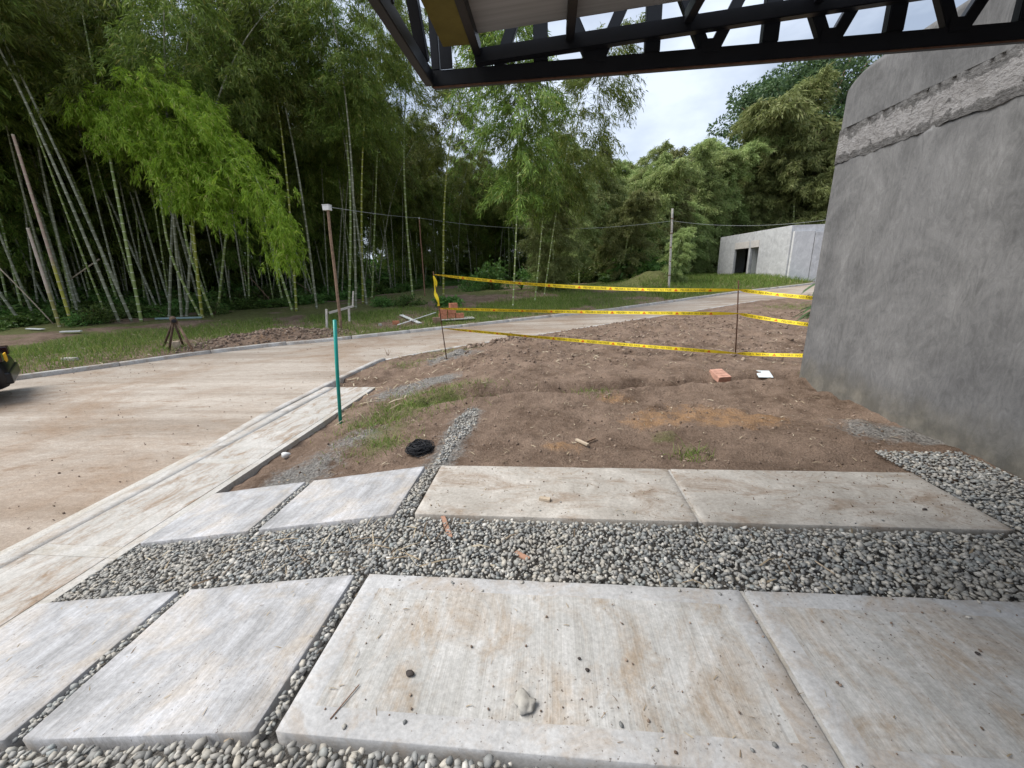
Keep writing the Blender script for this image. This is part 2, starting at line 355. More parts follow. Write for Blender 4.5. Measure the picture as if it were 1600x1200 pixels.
# ------------------------------------------------------------------ terrain
def road_z(x, y):
    s = (x + 4) * .7 + (y - 9) * .7
    return -.45 + .018 * np.clip(s, 0, 45)
def on_road(px, py):
    z = -.45
    for _ in range(12):
        p = on_z(px, py, z); z = .5 * z + .5 * float(road_z(p[0], p[1]))
    return on_z(px, py, z)
NEAR_PX = [(590, 567), (640, 557), (700, 546), (780, 534), (860, 522), (930, 511), (1000, 500), (1085, 487), (1177, 472), (1260, 464)]
FAR_PX = [(0, 598), (80, 587), (160, 576), (300, 556), (430, 541), (560, 529), (680, 516), (780, 505), (880, 494), (960, 485), (1060, 471), (1151, 458), (1256, 446)]
nearp = [np.array([-4.4, -6., -.45]), np.array([-4.4, 3, -.45]), np.array([-4.38, 7.4, -.45])] + [on_road(*p) for p in NEAR_PX]
farp = [on_road(*p) for p in FAR_PX]
d0 = farp[0] - farp[2]; d0 /= np.linalg.norm(d0); farp = [farp[0] + d0 * 22, farp[0] + d0 * 8] + farp
for lst in (nearp, farp):
    d1 = lst[-1] - lst[-3]; d1 /= np.linalg.norm(d1); lst.append(lst[-1] + d1 * 12); lst.append(lst[-1] + d1 * 30 + np.array([12, 0, 0]))
NEAR = np.array(nearp)[:, :2]; FAR = np.array(farp)[:, :2]
def sdist(x, y, P):
    x = np.asarray(x, float); y = np.asarray(y, float); best = np.full(np.broadcast(x, y).shape, 1e9); sg = np.ones_like(best)
    for i in range(len(P) - 1):
        a, b = P[i], P[i + 1]; d = b - a; l2 = d @ d
        t = np.clip(((x - a[0]) * d[0] + (y - a[1]) * d[1]) / l2, 0, 1)
        qx = x - a[0] - t * d[0]; qy = y - a[1] - t * d[1]; q = np.hypot(qx, qy)
        cr = d[0] * (y - a[1]) - d[1] * (x - a[0])
        m = q < best - 1e-6; best = np.where(m, q, best); sg = np.where(m, np.sign(cr), sg)
    return best * sg                       # + on the left of the polyline's direction
def dN(x, y): return -sdist(x, y, NEAR)    # + in the yard
def dF(x, y): return sdist(x, y, FAR)      # + in the grove
def ramp_z(x): return -.155 * np.clip(-1.05 - x, 0, 2.2)
TRENCH = np.array([on_z(672, 622, -.08)[:2], on_z(760, 617, -.05)[:2], on_z(900, 612, -.05)[:2], on_z(1010, 604, -.05)[:2], on_z(1120, 597, -.05)[:2], on_z(1240, 590, -.05)[:2]])
HEAP = on_z(705, 556, -.2); RIDGE = on_z(775, 538, -.25)
MOUND_L = on_z(420, 520, -.05); MOUND_R = at_dist(1020, 434, 31.)
HOUSE_R = at_dist(1226, 435, 36.5); HOUSE_L = at_dist(1120, 431, 45.5)
MOUND_R[2] = 0
def g2(x, y, p, sx, sy=None, rot=0):
    sy = sy or sx; c, s = math.cos(rot), math.sin(rot); u = (x - p[0]) * c + (y - p[1]) * s; v = -(x - p[0]) * s + (y - p[1]) * c
    return np.exp(-(u / sx) ** 2 - (v / sy) ** 2)
_dr = np.random.default_rng(21); DN = np.c_[_dr.uniform(-2.2, 3.3, 70), _dr.uniform(3.4, 8.5, 70), _dr.uniform(0, 3.14, 70), _dr.uniform(.02, .045, 70)]
def DENT(x, y):
    out = np.zeros_like(x); m = (x > -2.8) & (x < 3.8) & (y > 3) & (y < 9); xs, ys2 = x[m], y[m]; acc = np.zeros_like(xs)
    for (a, b, r, d) in DN: acc -= d * g2(xs, ys2, (a, b), .15, .06, r) - .4 * d * g2(xs, ys2, (a, b), .22, .12, r)
    out[m] = acc; return out
def terrain_z(x, y, detail=True):
    x = np.asarray(x, float); y = np.asarray(y, float)
    n_ = dN(x, y); f_ = dF(x, y); rz = road_z(x, y)
    under = ramp_z(x) - .075
    soil = np.where(x > -1, -.035, -.035 - .17 * np.clip(-1.0 - x, 0, 2.4))
    soil = soil - .05 * sstep(4, 9, y) * sstep(-2, 1, x)
    t_ = sstep(3.0, 3.09, y)
    z = under * (1 - t_) + soil * t_
    w = sstep(-.1, 2.4, n_)
    z = np.where(y > 6.8, (rz + .05) * (1 - w) + np.maximum(z, rz + .02) * w, z)
    rough = 0
    if detail:
        far_yard = sstep(7.2, 8.2, y)
        rough = fbm(x * 1.1, y * 1.1, 3) * .10 + fbm(x * 4, y * 6, 5) * (.09 + .13 * far_yard) + (np.abs(fbm(x * 9, y * 9, 3)) * .07 - np.clip(fbm(x * 2.3 + 9, y * 3.1, 4) - .1, 0, 1) * .18) * (1 + .6 * far_yard) + fbm(x * 16, y * 18, 2) * .025
        dt = np.abs(sdist(x, y, TRENCH)); wob = .05 * fbm(x * 3, y * 3, 2)
        rough = rough - .24 * np.exp(-((dt + wob) / .13) ** 2) + .06 * np.exp(-((dt - .3) / .14) ** 2) + DENT(x, y)
        rough = rough + .12 * g2(x, y, HEAP, .5, .35) + .10 * g2(x, y, RIDGE, .5, .3)
        rough = rough * sstep(3.05, 3.4, y) * sstep(-.05, .5, n_)
    z = z + rough
    zin = rz - .08                                       # below the road sheet
    gz = rz + .09 + .055 * np.clip(f_, 0, 9)
    bank = g2(x, y, (HOUSE_R + HOUSE_L) / 2, 11, 11); hb = (HOUSE_R[2] + HOUSE_L[2]) / 2
    gz = gz + (hb - gz) * np.clip(bank * 1.5, 0, 1) * sstep(0, 2.2, f_)
    if detail:
        gz = gz + (fbm(x * .6, y * .6, 4) * .16 + fbm(x * 4, y * 4, 3) * .07) * sstep(.2, 1.2, f_)
        gz = gz + .38 * g2(x, y, MOUND_L, 1.9, .75, R_(42)) * sstep(.1, .8, f_) * (1 + .9 * fbm(x * 3, y * 3, 4))
        gz = gz + .95 * g2(x, y, MOUND_R, 1.7, 1.4) * (1 + .3 * fbm(x * 2, y * 2, 3))
    z = np.where(f_ > .09, gz, np.where((n_ < 0) | (f_ > 0), zin, z))
    walk = (x < -3.27) & (x > -4.5) & (y < 7.5)
    z = np.where(walk & (n_ > -.2), np.minimum(z, -.47), z)
    return z
def tz(x, y): return float(terrain_z(np.array([x]), np.array([y]))[0])
def ground_at(px, py):
    d = ray(px, py); t = np.linspace(1.0, 75, 3000) / math.hypot(d[0], d[1])
    P = np.array([0, 0, EYE]) + t[:, None] * d; h = terrain_z(P[:, 0], P[:, 1])
    i = np.argmax(P[:, 2] < h)
    if P[i, 2] >= h[i]: i = -1
    return np.array([P[i, 0], P[i, 1], h[i]])

def axis(knots):                                        # list of (value, step)
    out = [knots[0][0]]
    for (a, s), (b, s2) in zip(knots[:-1], knots[1:]):
        while out[-1] < b - 1e-6:
            t = (out[-1] - a) / (b - a); out.append(min(b, out[-1] + s + (s2 - s) * t))
    return np.array(out)
gx = axis([(-400, 40), (-60, 6), (-16, .13), (-6, .09), (-2.5, .045), (3.8, .045), (8, .14), (22, .5), (70, 8), (400, 40)])
gy = axis([(-60, 12), (-3, .6), (2.5, .1), (3.0, .03), (5, .036), (9, .06), (14, .14), (26, .3), (50, 1.2), (110, 10), (600, 60)])
GX, GY = np.meshgrid(gx, gy); X1, Y1 = GX.ravel(), GY.ravel(); Z1 = terrain_z(X1, Y1)
ii = np.arange(len(gy) - 1)[:, None] * len(gx) + np.arange(len(gx) - 1)[None, :]
Q = np.stack([ii, ii + 1, ii + 1 + len(gx), ii + len(gx)], -1).reshape(-1, 4)
me = np_mesh('ground', np.stack([X1, Y1, Z1], -1), Q, None, True)
def set_attr(me, name, a):
    at = me.attributes.new(name, 'FLOAT', 'POINT'); at.data.foreach_set('value', np.asarray(a, np.float32))
nN, nF = dN(X1, Y1), dF(X1, Y1)
och = .7 * g2(X1, Y1, MOUND_L, 2.0, .9, R_(42))
for (px, py, r) in ((1090, 645, .6), (1010, 660, .5), (1180, 660, .5), (555, 590, .5), (880, 700, .3), (960, 625, .35)):
    p = on_z(px, py, -.05); och += .95 * g2(X1, Y1, p, r * 1.1, r * .6)
grit = 1.1 * g2(X1, Y1, HEAP, .75, .5) + .9 * (Y1 < 3.02)
for (px, py, r) in ((470, 720, .45), (560, 670, .4), (620, 600, .6), (420, 750, .3), (690, 590, .5), (1350, 690, .35), (1450, 700, .3)):
    grit += .8 * g2(X1, Y1, on_z(px, py, -.15), r)
gp = [on_z(735, 645, -.04), on_z(690, 722, -.04)]
grit += .9 * np.exp(-(np.abs(sdist(X1, Y1, np.array(gp)[:, :2])) / .2) ** 2)
gn = fbm(X1 * .55, Y1 * .55, 4)
green = np.where(nF > 0, sstep(-.16, .06, gn + .05) * (1 - np.clip(1.6 * g2(X1, Y1, MOUND_L, 2.2, .95, R_(42)), 0, 1)), 0)
green = green * np.where((X1 < -9) & (nF < 2.4), .45, 1)
for (px, py, r) in ((600, 660, .35), (640, 625, .45), (700, 620, .4), (590, 690, .25), (1040, 690, .2), (1290, 590, .25)):
    green += .7 * g2(X1, Y1, on_z(px, py, -.1), r)
for nme, a in (('ochre', np.clip(och, 0, 1)), ('grit', np.clip(grit, 0, 1)), ('green', np.clip(green, 0, 1))): set_attr(me, nme, a)
ground = add_obj('ground', me, MAT_SOIL); ground['kind'] = 'structure'

# ------------------------------------------------------------------ road, kerbs, sidewalk
def resample(P, n):
    P = np.asarray(P, float); s = np.r_[0, np.cumsum(np.linalg.norm(np.diff(P, axis=0), axis=1))]; t = np.linspace(0, s[-1], n)
    return np.stack([np.interp(t, s, P[:, i]) for i in range(P.shape[1])], -1)
NR = np.vstack([[-4.4, -6], NEAR[1:]]); FR = FAR
# match the two edges by their order along the road
a_ = resample(NR, 160); b_ = resample(FR, 160); m_ = 22
tn_ = unit(np.gradient(b_, axis=0)); b_ = b_ + np.stack([-tn_[:, 1], tn_[:, 0]], -1) * .09
tt = np.linspace(0, 1, m_)[None, :, None]
G = a_[:, None, :] * (1 - tt) + b_[:, None, :] * tt
gx_, gy_ = G[..., 0].ravel(), G[..., 1].ravel()
gz_ = road_z(gx_, gy_) + fbm(gx_ * .5, gy_ * .5, 3) * .015
ii = np.arange(159)[:, None] * m_ + np.arange(m_ - 1)[None, :]
road = add_obj('road', np_mesh('road', np.stack([gx_, gy_, gz_], -1), np.stack([ii, ii + 1, ii + m_ + 1, ii + m_], -1).reshape(-1, 4), None, True), MAT_ROAD)
road['kind'] = 'structure'
def kerb_piece(name, P, w, h0, h1, side, parent):
    P = np.asarray(P, float); tan = np.gradient(P, axis=0); tan /= np.linalg.norm(tan, axis=1)[:, None]
    nr = np.stack([-tan[:, 1], tan[:, 0]], -1) * side
    rz = road_z(P[:, 0], P[:, 1]); n = len(P)
    h = np.linspace(h0, h1, n) + .012 * fbm(P[:, 0] * 3, P[:, 1] * 3, 2)
    prof = [(0, -.15, 0), (0, 1, -.018), (.018, 1, 0), (w - .015, 1, 0), (w, 1, -.015), (w, -.15, 0)]
    v = []
    for (o, f, dz) in prof:
        q = P + nr * o; v.append(np.c_[q, rz + (h + dz if f == 1 else -.15)])
    v = np.stack(v, 1).reshape(-1, 3); m = len(prof); ii = np.arange(n - 1)[:, None] * m + np.arange(m - 1)[None, :]
    q = np.stack([ii, ii + m, ii + m + 1, ii + 1], -1).reshape(-1, 4)
    caps = [[0, 1, 4, 5], [1, 2, 3, 4]]; q = np.vstack([q, caps, [[(n - 1) * m + (m - 1 - j) for j in c] for c in caps]]) if False else np.vstack([q, [[0, 1, 4, 5], [1, 2, 3, 4]], [[(n - 1) * m + j for j in c] for c in ([5, 4, 1, 0], [4, 3, 2, 1])]])
    return add_obj(name, np_mesh(name, v, q), MAT_KERB, parent)
kerb = empty('far_kerb'); kerb['kind'] = 'structure'
fk = resample(FR, 9000); s_ = np.r_[0, np.cumsum(np.linalg.norm(np.diff(fk, axis=0), axis=1))]
pos = 0
while pos < s_[-1] - 1.2:
    ln = 2.0 if pos < 55 else 6.0
    m = (s_ >= pos) & (s_ <= pos + ln - .002); seg = fk[m]
    if len(seg) > 4: kerb_piece('kerb_stone', seg[np.linspace(0, len(seg) - 1, 10).astype(int)], .15, .105 + random.uniform(-.01, .01), .105 + random.uniform(-.01, .01), 1, kerb)
    pos += ln
nkerb = empty('near_kerb'); nkerb['kind'] = 'structure'
nk = resample(NEAR[1:], 1500); s_ = np.r_[0, np.cumsum(np.linalg.norm(np.diff(nk, axis=0), axis=1))]
yk = np.interp(2.35, [0, 1], [0, 1])
pos = 2.4
while pos < 24:
    m = (s_ >= pos + .005) & (s_ <= pos + 1.99); seg = nk[m]
    if len(seg) > 4: kerb_piece('kerb_stone', seg[np.linspace(0, len(seg) - 1, 10).astype(int)], .13, (.105 if pos < 6 else .06) if pos > 2.5 else .1, .105 if pos < 5 else .06, -1, nkerb)
    pos += 2.0
# sidewalk: panels, smooth dropped kerb band beside them
walk = empty('sidewalk', (0, 0, 0)); walk['kind'] = 'structure'
ys = [-3.0, -1.0, .75, 2.2, 3.7, 5.2, 6.75]
for a, b in zip(ys[:-1], ys[1:]):
    bm = bmesh.new(); bm_box(bm, (-3.98, a + .12, -.5), (-3.30, b, -.347), 0)
    bmesh.ops.bevel(bm, geom=[e for e in bm.edges if all(v.co.z > -.4 for v in e.verts)], offset=.004, segments=1, affect='EDGES')
    bm_obj('panel', bm, MAT_WALK, walk)
    box('joint_band', (-3.98, a + .001, -.5), (-3.30, a + .119, -.349), MAT_JOINT, walk)
    box('edge_band', (-3.299, a + .001, -.5), (-3.215, b, -.350), MAT_JOINT, walk, .004)
# dropped kerb in front of the drive, then rising to the upright kerb
yy = np.linspace(-3, 5.4, 30)
def strip(name, xa, xb, za, zb, ya, yb, mat, parent, bottom=-.52):
    n = 24; yy = np.linspace(ya, yb, n); rows = []
    za = np.interp(np.linspace(0, 1, n), np.linspace(0, 1, len(za)), za); zb = np.interp(np.linspace(0, 1, n), np.linspace(0, 1, len(zb)), zb)
    v = np.stack([np.c_[np.full(n, xa), yy, np.full(n, bottom)], np.c_[np.full(n, xa), yy, za], np.c_[np.full(n, xb), yy, zb], np.c_[np.full(n, xb), yy, np.full(n, bottom)]], 1).reshape(-1, 3)
    ii = np.arange(n - 1)[:, None] * 4 + np.arange(3)[None, :]
    q = np.vstack([np.stack([ii, ii + 1, ii + 5, ii + 4], -1).reshape(-1, 4), [[0, 3, 2, 1]], [[4 * n - 4, 4 * n - 3, 4 * n - 2, 4 * n - 1]]])
    o = add_obj(name, np_mesh(name, v, q), mat, parent); return o
strip('dropped_kerb', -4.19, -3.984, [-.375], [-.352], -3, 4.2, MAT_KERB, walk)
strip('dropped_kerb', -4.19, -3.984, [-.375, -.345], [-.352, -.345], 4.204, 5.4, MAT_KERB, walk)
strip('gutter_band', -4.43, -4.194, [-.436], [-.405], -3, 4.2, MAT_JOINT, walk)
strip('gutter_band', -4.43, -4.194, [-.436, -.36], [-.405, -.35], 4.204, 5.4, MAT_KERB, walk)
strip('dropped_kerb', -4.19, -3.984, [-.345, -.345], [-.345, -.345], 5.404, 6.75, MAT_KERB, walk)

# ------------------------------------------------------------------ driveway slabs
def slab(x0, x1, y0, y1, z0, z1, label, m_in, m_edge, border=.1, skew=0):
    """a cast slab: trowelled rim, broomed field, z0 at x0 end and z1 at x1 end"""
    cx, cy = (x0 + x1) / 2, (y0 + y1) / 2; Ln = x1 - x0; W = y1 - y0; th = .1
    nu, nv = 64, 26
    us = np.sort(np.r_[np.linspace(-Ln / 2 + .012, Ln / 2 - .012, nu), -Ln / 2 + border, Ln / 2 - border]); vs2 = np.sort(np.r_[np.linspace(-W / 2 + .012, W / 2 - .012, nv), -W / 2 + border, W / 2 - border])
    nu, nv = len(us), len(vs2); U, V_ = np.meshgrid(us, vs2, indexing='ij'); U = U.copy(); V_ = V_.copy()
    sd0 = cx * 3.1 + cy * 7.7
    wear = lambda t, q: .003 + .035 * np.clip(fbm(t * 6 + sd0, np.full_like(t, q), 4) - .06, 0, .3)      # chipped, rounded arris
    wl, wr, wb, wt = wear(vs2, 1.), wear(vs2, 4.), wear(us, 7.), wear(us, 11.)
    U[0] = -Ln / 2 + np.maximum(wl, .003); U[-1] = Ln / 2 - np.maximum(wr, .003); V_[:, 0] = -W / 2 + wb; V_[:, -1] = W / 2 - wt
    Zt = .0016 * fbm((U + cx) * 3, (V_ + cy) * 3, 3)
    inn = (np.abs(U) < Ln / 2 - border - .004) & (np.abs(V_) < W / 2 - border - .004); Zt = Zt - np.where(inn & (m_in is not m_edge), .0018, 0)
    top = np.stack([U, V_, Zt], -1).reshape(-1, 3); ii = np.arange(nu - 1)[:, None] * nv + np.arange(nv - 1)[None, :]
    q = np.stack([ii, ii + nv, ii + nv + 1, ii + 1], -1).reshape(-1, 4)
    cen = top[q].mean(1); mi = np.where((np.abs(cen[:, 0]) < Ln / 2 - border) & (np.abs(cen[:, 1]) < W / 2 - border), 0, 1)
    per = np.r_[np.arange(nu) * nv, (nu - 1) * nv + np.arange(1, nv), (np.arange(nu - 2, -1, -1)) * nv + nv - 1, np.arange(nv - 2, 0, -1)]
    pc = top[per]; ex = np.r_[wb, wr[1:], wt[-2::-1], wl[-2:0:-1]]
    sx = np.clip(pc[:, 0] * 1.2, -Ln / 2, Ln / 2); sy = pc[:, 1].copy()
    onx = np.r_[np.zeros(nu, bool), np.ones(nv - 1, bool), np.zeros(nu - 1, bool), np.ones(nv - 2, bool)]
    sx = np.where(onx, np.sign(pc[:, 0]) * Ln / 2, pc[:, 0]); sy = np.where(~onx, np.sign(pc[:, 1]) * W / 2, pc[:, 1])
    cr = np.isin(per, [0, (nu - 1) * nv, nv - 1, (nu - 1) * nv + nv - 1]); sx = np.where(cr, np.sign(pc[:, 0]) * (Ln / 2 - .003), sx); sy = np.where(cr, np.sign(pc[:, 1]) * (W / 2 - .003), sy)
    ring1 = np.c_[sx, sy, -ex * .8]; ring2 = np.c_[sx, sy, np.full(len(per), -th)]
    v = np.vstack([top, ring1, ring2]); o1_ = len(top); n_ = len(per); j = np.arange(n_); kx = (j + 1) % n_
    q = np.vstack([q, np.stack([per[kx], per[j], o1_ + j, o1_ + kx], -1), np.stack([o1_ + kx, o1_ + j, o1_ + n_ + j, o1_ + n_ + kx], -1)])
    me = np_mesh('concrete_slab', v, q); me.polygons.foreach_set('material_index', np.r_[mi, np.ones(2 * n_, int)].astype(np.int32))
    o = add_obj('concrete_slab', me, [m_in, m_edge])
    o.location = (cx, cy, (z0 + z1) / 2); o.rotation_euler = (0, -math.atan2(z1 - z0, Ln), 0)
    return tag(o, label, 'slab', 'driveway strip slabs')
SLX = [-3.27, -2.24, -2.17, -1.1]
NS, FS = (.97, 1.77), (2.345, 3.07)
def rz_(x): return float(ramp_z(np.array(x)))
slab(SLX[0], SLX[1], *NS, rz_(SLX[0]), rz_(SLX[1]), 'sloping concrete slab of the near strip, leftmost, next to the sidewalk', MAT_LEFTSLAB, MAT_LEFTSLAB)
slab(SLX[2], SLX[3], *NS, rz_(SLX[2]), -.008, 'sloping blotchy grey slab of the near strip between two pebble joints', MAT_LEFTSLAB, MAT_LEFTSLAB)
slab(-1.02, .953, *NS, 0, 0, 'broomed concrete slab of near strip with crumpled pale stone lying on it', MAT_BROOM, MAT_TROWEL)
slab(.975, 3.5, *NS, 0, 0, 'near strip slab right of the tooled joint, muddy along its far edge', MAT_BROOM, MAT_TROWEL)
slab(SLX[0] + .08, SLX[1], *FS, rz_(SLX[0] + .08), rz_(SLX[1]), 'sloping slab of the far strip touching the sidewalk edge', MAT_LEFTSLAB, MAT_LEFTSLAB)
slab(SLX[2], SLX[3], *FS, rz_(SLX[2]), -.008, 'pale sloping slab of the far strip left of the pebble path', MAT_LEFTSLAB, MAT_LEFTSLAB)
slab(-.955, .953, *FS, 0, 0, 'brown-stained slab of the far strip with small wood chip on it', MAT_FARSLAB, MAT_FARSLAB)
slab(.975, 2.8, *FS, 0, 0, 'mud-spattered slab of the far strip nearest the plastered wall', MAT_FARSLAB, MAT_FARSLAB)

for (ya, yb, lb) in ((NS[0], NS[1], 'near strip'), (FS[0], FS[1], 'far strip')):
    o = box('tooled_joint', (.9535, ya, -.1), (.9745, yb, -.009), MAT_JOINT); tag(o, 'narrow tooled joint between the two level slabs of the ' + lb, 'joint')

# ------------------------------------------------------------------ pebbles
def ico(sub):
    bm = bmesh.new(); bmesh.ops.create_icosphere(bm, subdivisions=sub, radius=1); bm.verts.ensure_lookup_table()
    v = np.array([q.co[:] for q in bm.verts]); t = np.array([[w.index for w in f.verts] for f in bm.faces]); bm.free(); return v, t
ICO1, ICO0 = ico(2), ico(1)
def rot_mats(n, tilt):
    a = rng.random(n) * 2 * math.pi; b = rng.normal(0, tilt, n); c_ = rng.normal(0, tilt, n)
    def rm(ax, an):
        c, s = np.cos(an), np.sin(an); o = np.zeros_like(c); i = np.ones_like(c)
        if ax == 0: m = [[i, o, o], [o, c, -s], [o, s, c]]
        elif ax == 1: m = [[c, o, s], [o, i, o], [-s, o, c]]
        else: m = [[c, -s, o], [s, c, o], [o, o, i]]
        return np.transpose(np.array(m), (2, 0, 1))
    return rm(0, b) @ rm(1, c_) @ rm(2, a)
def stones(P, size, tmpl, flat=(.3, .55), tilt=.42, lump=.2):
    n = len(P); v, t = tmpl; a = size; S = np.stack([a, a * rng.uniform(.62, .95, n), a * rng.uniform(*flat, n)], -1)
    f = rng.normal(0, 1, (n, 4, 3)); ph = rng.random((n, 4)) * 6.28
    d = 1 + lump * np.sum(np.sin(np.einsum('mk,njk->njm', v, f * 1.6) + ph[:, :, None]), axis=1) / 2
    q = v[None] * d[:, :, None] * S[:, None, :]
    q = np.einsum('nij,nmj->nmi', rot_mats(n, tilt), q) + P[:, None, :]
    T = t[None] + (np.arange(n) * len(v))[:, None, None]
    return q.reshape(-1, 3), T.reshape(-1, 3)
def scatter(x0, x1, y0, y1, sp):
    nx, ny = max(1, int((x1 - x0) / sp)), max(1, int((y1 - y0) / sp))
    X, Y = np.meshgrid(np.arange(nx) + .5, np.arange(ny) + .5); X = X + rng.uniform(-.5, .5, X.shape); Y = Y + rng.uniform(-.5, .5, Y.shape)
    return np.c_[(x0 + X * sp).ravel(), (y0 + Y * sp).ravel()]
def gravel(name, regs, sp, r, tmpl, label, zoff=-.016, zfun=None, layers=2):
    V = []; T = []; off = 0
    for L_ in range(layers):
        pts = np.vstack([scatter(*g, sp) for g in regs])
        z = (ramp_z(pts[:, 0]) if zfun is None else zfun(pts[:, 0], pts[:, 1])) + zoff + (L_ - .3) * r[0] * .55 + rng.uniform(-.006, .006, len(pts)) + .012 * fbm(pts[:, 0] * 4, pts[:, 1] * 4, 2)
        if L_: m = rng.random(len(pts)) < .75; pts, z = pts[m], z[m]
        sz = rng.uniform(*r, len(pts)) * rng.choice([.62, .85, 1, 1.25], len(pts))
        v, t = stones(np.c_[pts, z], sz, tmpl); V.append(v); T.append(t + off); off += len(v)
    o = add_obj(name, np_mesh(name, np.vstack(V), None, np.vstack(T), True), MAT_PEBBLE)
    return tag(o, label, 'gravel', kind='stuff')
XL, XR = -3.2, 3.54
gravel('gravel_bed', [(XL, XR, 1.782, 2.336)], .0255, (.0108, .0195), ICO0, 'grey river pebbles filling the bed between the two driveway strips')
gravel('gravel_edge', [(-2.7, 1.7, .55, .962)], .028, (.013, .022), ICO0, 'larger grey pebbles along the front edge of the near strip', -.012)
gravel('gravel_joint', [(-1.09, -1.03, .98, 1.775), (-2.235, -2.175, .98, 1.775), (-1.09, -.965, 2.345, 3.08), (-2.235, -2.175, 2.345, 3.07)], .023, (.011, .017), ICO0, 'pebbles packed in the narrow joints between the slabs', -.02, None, 3)
gravel('gravel_corner', [(2.83, XR, 2.345, 3.5)], .028, (.0115, .020), ICO0, 'grey pebbles between far strip end and foot of the wall', -.02)
sx_ = rng.uniform(-.9, 3.2, 46); sy_ = np.r_[1.76 - np.abs(rng.normal(0, .07, 16)), 2.36 + np.abs(rng.normal(0, .07, 14)), .98 + np.abs(rng.normal(0, .05, 16))]; ss_ = rng.uniform(.005, .014, 46)
v, t = stones(np.c_[sx_, sy_, ss_ * .35], ss_, ICO0, (.4, .6), .15); tag(add_obj('stray_pebbles', np_mesh('stray_pebbles', v, None, t, True), MAT_PEBBLE), 'few stray pebbles kicked onto the slab edges', 'gravel', kind='stuff')
def path_z(x, y): return terrain_z(x, y)
p0, p1 = on_z(738, 642, -.04), on_z(690, 722, -.04)
regs = []
for i in range(14):
    f = i / 13; c0 = p0 * (1 - f) + p1 * f; w = .09 + .05 * math.sin(f * 5) + .02 * f; regs.append((c0[0] - w, c0[0] + w, c0[1] - .075, c0[1] + .075))
gravel('gravel_path', regs, .026, (.010, .019), ICO0, 'thin trail of small pebbles running from slabs into the dirt', .006, path_z, 1)

# ------------------------------------------------------------------ plastered wall
WX, WY, WT = 3.57, 5.94, 3.72
wall = empty('plastered_wall', (WX, WY, 0)); tag(wall, 'tall grey cement-plastered wall with bare unplastered band near its top', 'wall')
def rag(y, k_): return .045 * float(fbm(y * 2.2, k_ * 7., 2)) + .05 * float(fbm(y * 11, k_ * 3., 4))
def wall_part(name, z0, z1, cut=0, lo=None, hi=None, mat=MAT_PLASTER, dx=0, rough=0, y0=-2.6, far=0):
    """face towards -X, from y0 to WY; rounded far edge"""
    ny, nz_ = 220, max(6, int((z1 - z0) * 22)); rr = .05; th = .35
    ys_ = np.linspace(y0, WY - rr, ny); zs = np.linspace(z0, z1, nz_)
    arc = [(rr - rr * math.cos(a), WY - rr + rr * math.sin(a) + far) for a in np.linspace(.3, math.pi / 2, 5)]
    prof = [(0, y) for y in ys_] + arc + [(th + 2 * far, WY + far), (th + 2 * far, y0 - far)]
    V = []
    for z in zs:
        for (dx_, y) in prof:
            za_ = z0 + (rag(y, lo) if lo else 0); zb_ = z1 + (rag(y, hi) if hi else 0); zz = za_ + (z - z0) / (z1 - z0) * (zb_ - za_)
            w = rough * (fbm(y * 9, z * 9, 4) * 1.3 - .02) if dx_ == 0 else 0
            lean = .012 * z
            u = .012 * float(fbm(y * .8, z * .8, 2)) if dx_ == 0 else 0
            V.append((WX + dx_ + dx - lean * 0 + w + u, y, zz))
    V = np.array(V); m = len(prof); ii = np.arange(nz_ - 1)[:, None] * m + np.arange(m)[None, :]; jj = np.arange(nz_ - 1)[:, None] * m + ((np.arange(m) + 1) % m)[None, :]
    q = np.stack([ii, jj, jj + m, ii + m], -1).reshape(-1, 4)
    if cut:                                              # rounded top corner at the far end
        y = V[:, 1]; z = V[:, 2]; d = np.clip((y - (WY - cut)) / cut, 0, 1); lim = z1 - cut * .45 * (1 - np.sqrt(np.clip(1 - d ** 2.2, 0, 1)))
        V[:, 2] = np.minimum(z, lim)
    tp = (nz_ - 1) * m
    topq = np.array([[tp + i, tp + i + 1, tp + m - 2, tp + m - 1] for i in range(0)]).reshape(-1, 4)
    tris = np.array([[tp + i, tp + i + 1, tp + m - 1] for i in range(m - 2)])
    me = np_mesh(name, V, q, tris, False)
    me.polygons.foreach_set('use_smooth', np.r_[np.ones(len(q), bool), np.zeros(len(tris), bool)])
    if rough:
        e = np.abs((V[:, 2] - (z0 + z1) / 2) / ((z1 - z0) / 2)); set_attr(me, 'edge', e ** 2)
    o = add_obj(name, me, mat, wall); o.matrix_parent_inverse = Matrix.Translation((-WX, -WY, 0)); return o
wall_part('wall_face', -.3, 2.80, hi=1)
wall_part('bare_band', 2.775, 3.15, mat=MAT_BARE, dx=-.010, rough=.04, lo=3, hi=4, far=.004)
wall_part('upper_wall_face', 3.118, WT, cut=.55, lo=2)

# ------------------------------------------------------------------ carport canopy (welded black truss, roof sheets, fascia board)
can = empty('carport_canopy', (-.7, 2.75, 2.7)); tag(can, 'black steel carport truss roof with grey sheets and olive fascia board overhead', 'canopy')
INV = Matrix.Translation((.7, -2.75, -2.7))
def cp(o): o.matrix_parent_inverse = INV; return o
TY, TZ0, TZ1 = 2.777, 2.70, 3.34; TX0, TX1 = -.71, 3.52
ft = cp(empty('front_truss', (0, 0, 0), 0, can))
def mem(name, a, b, w, h, parent=ft, up=(0, -1, 0), mat=MAT_STEEL): return bar(name, a, b, w, h, mat, parent, up, .004)
mem('bottom_chord', (TX0, TY, TZ0 + .042), (TX1, TY, TZ0 + .042), .084, .052)
box('weld_edge', (TX0, TY - .025, TZ0 - .004), (TX1, TY - .012, TZ0 + .001), MAT_RUST, ft)
mem('top_chord', (TX0, TY, TZ1 - .05), (TX1, TY, TZ1 - .05), .1, .09)
px_ = [-.05 + .635 * i for i in range(6)]
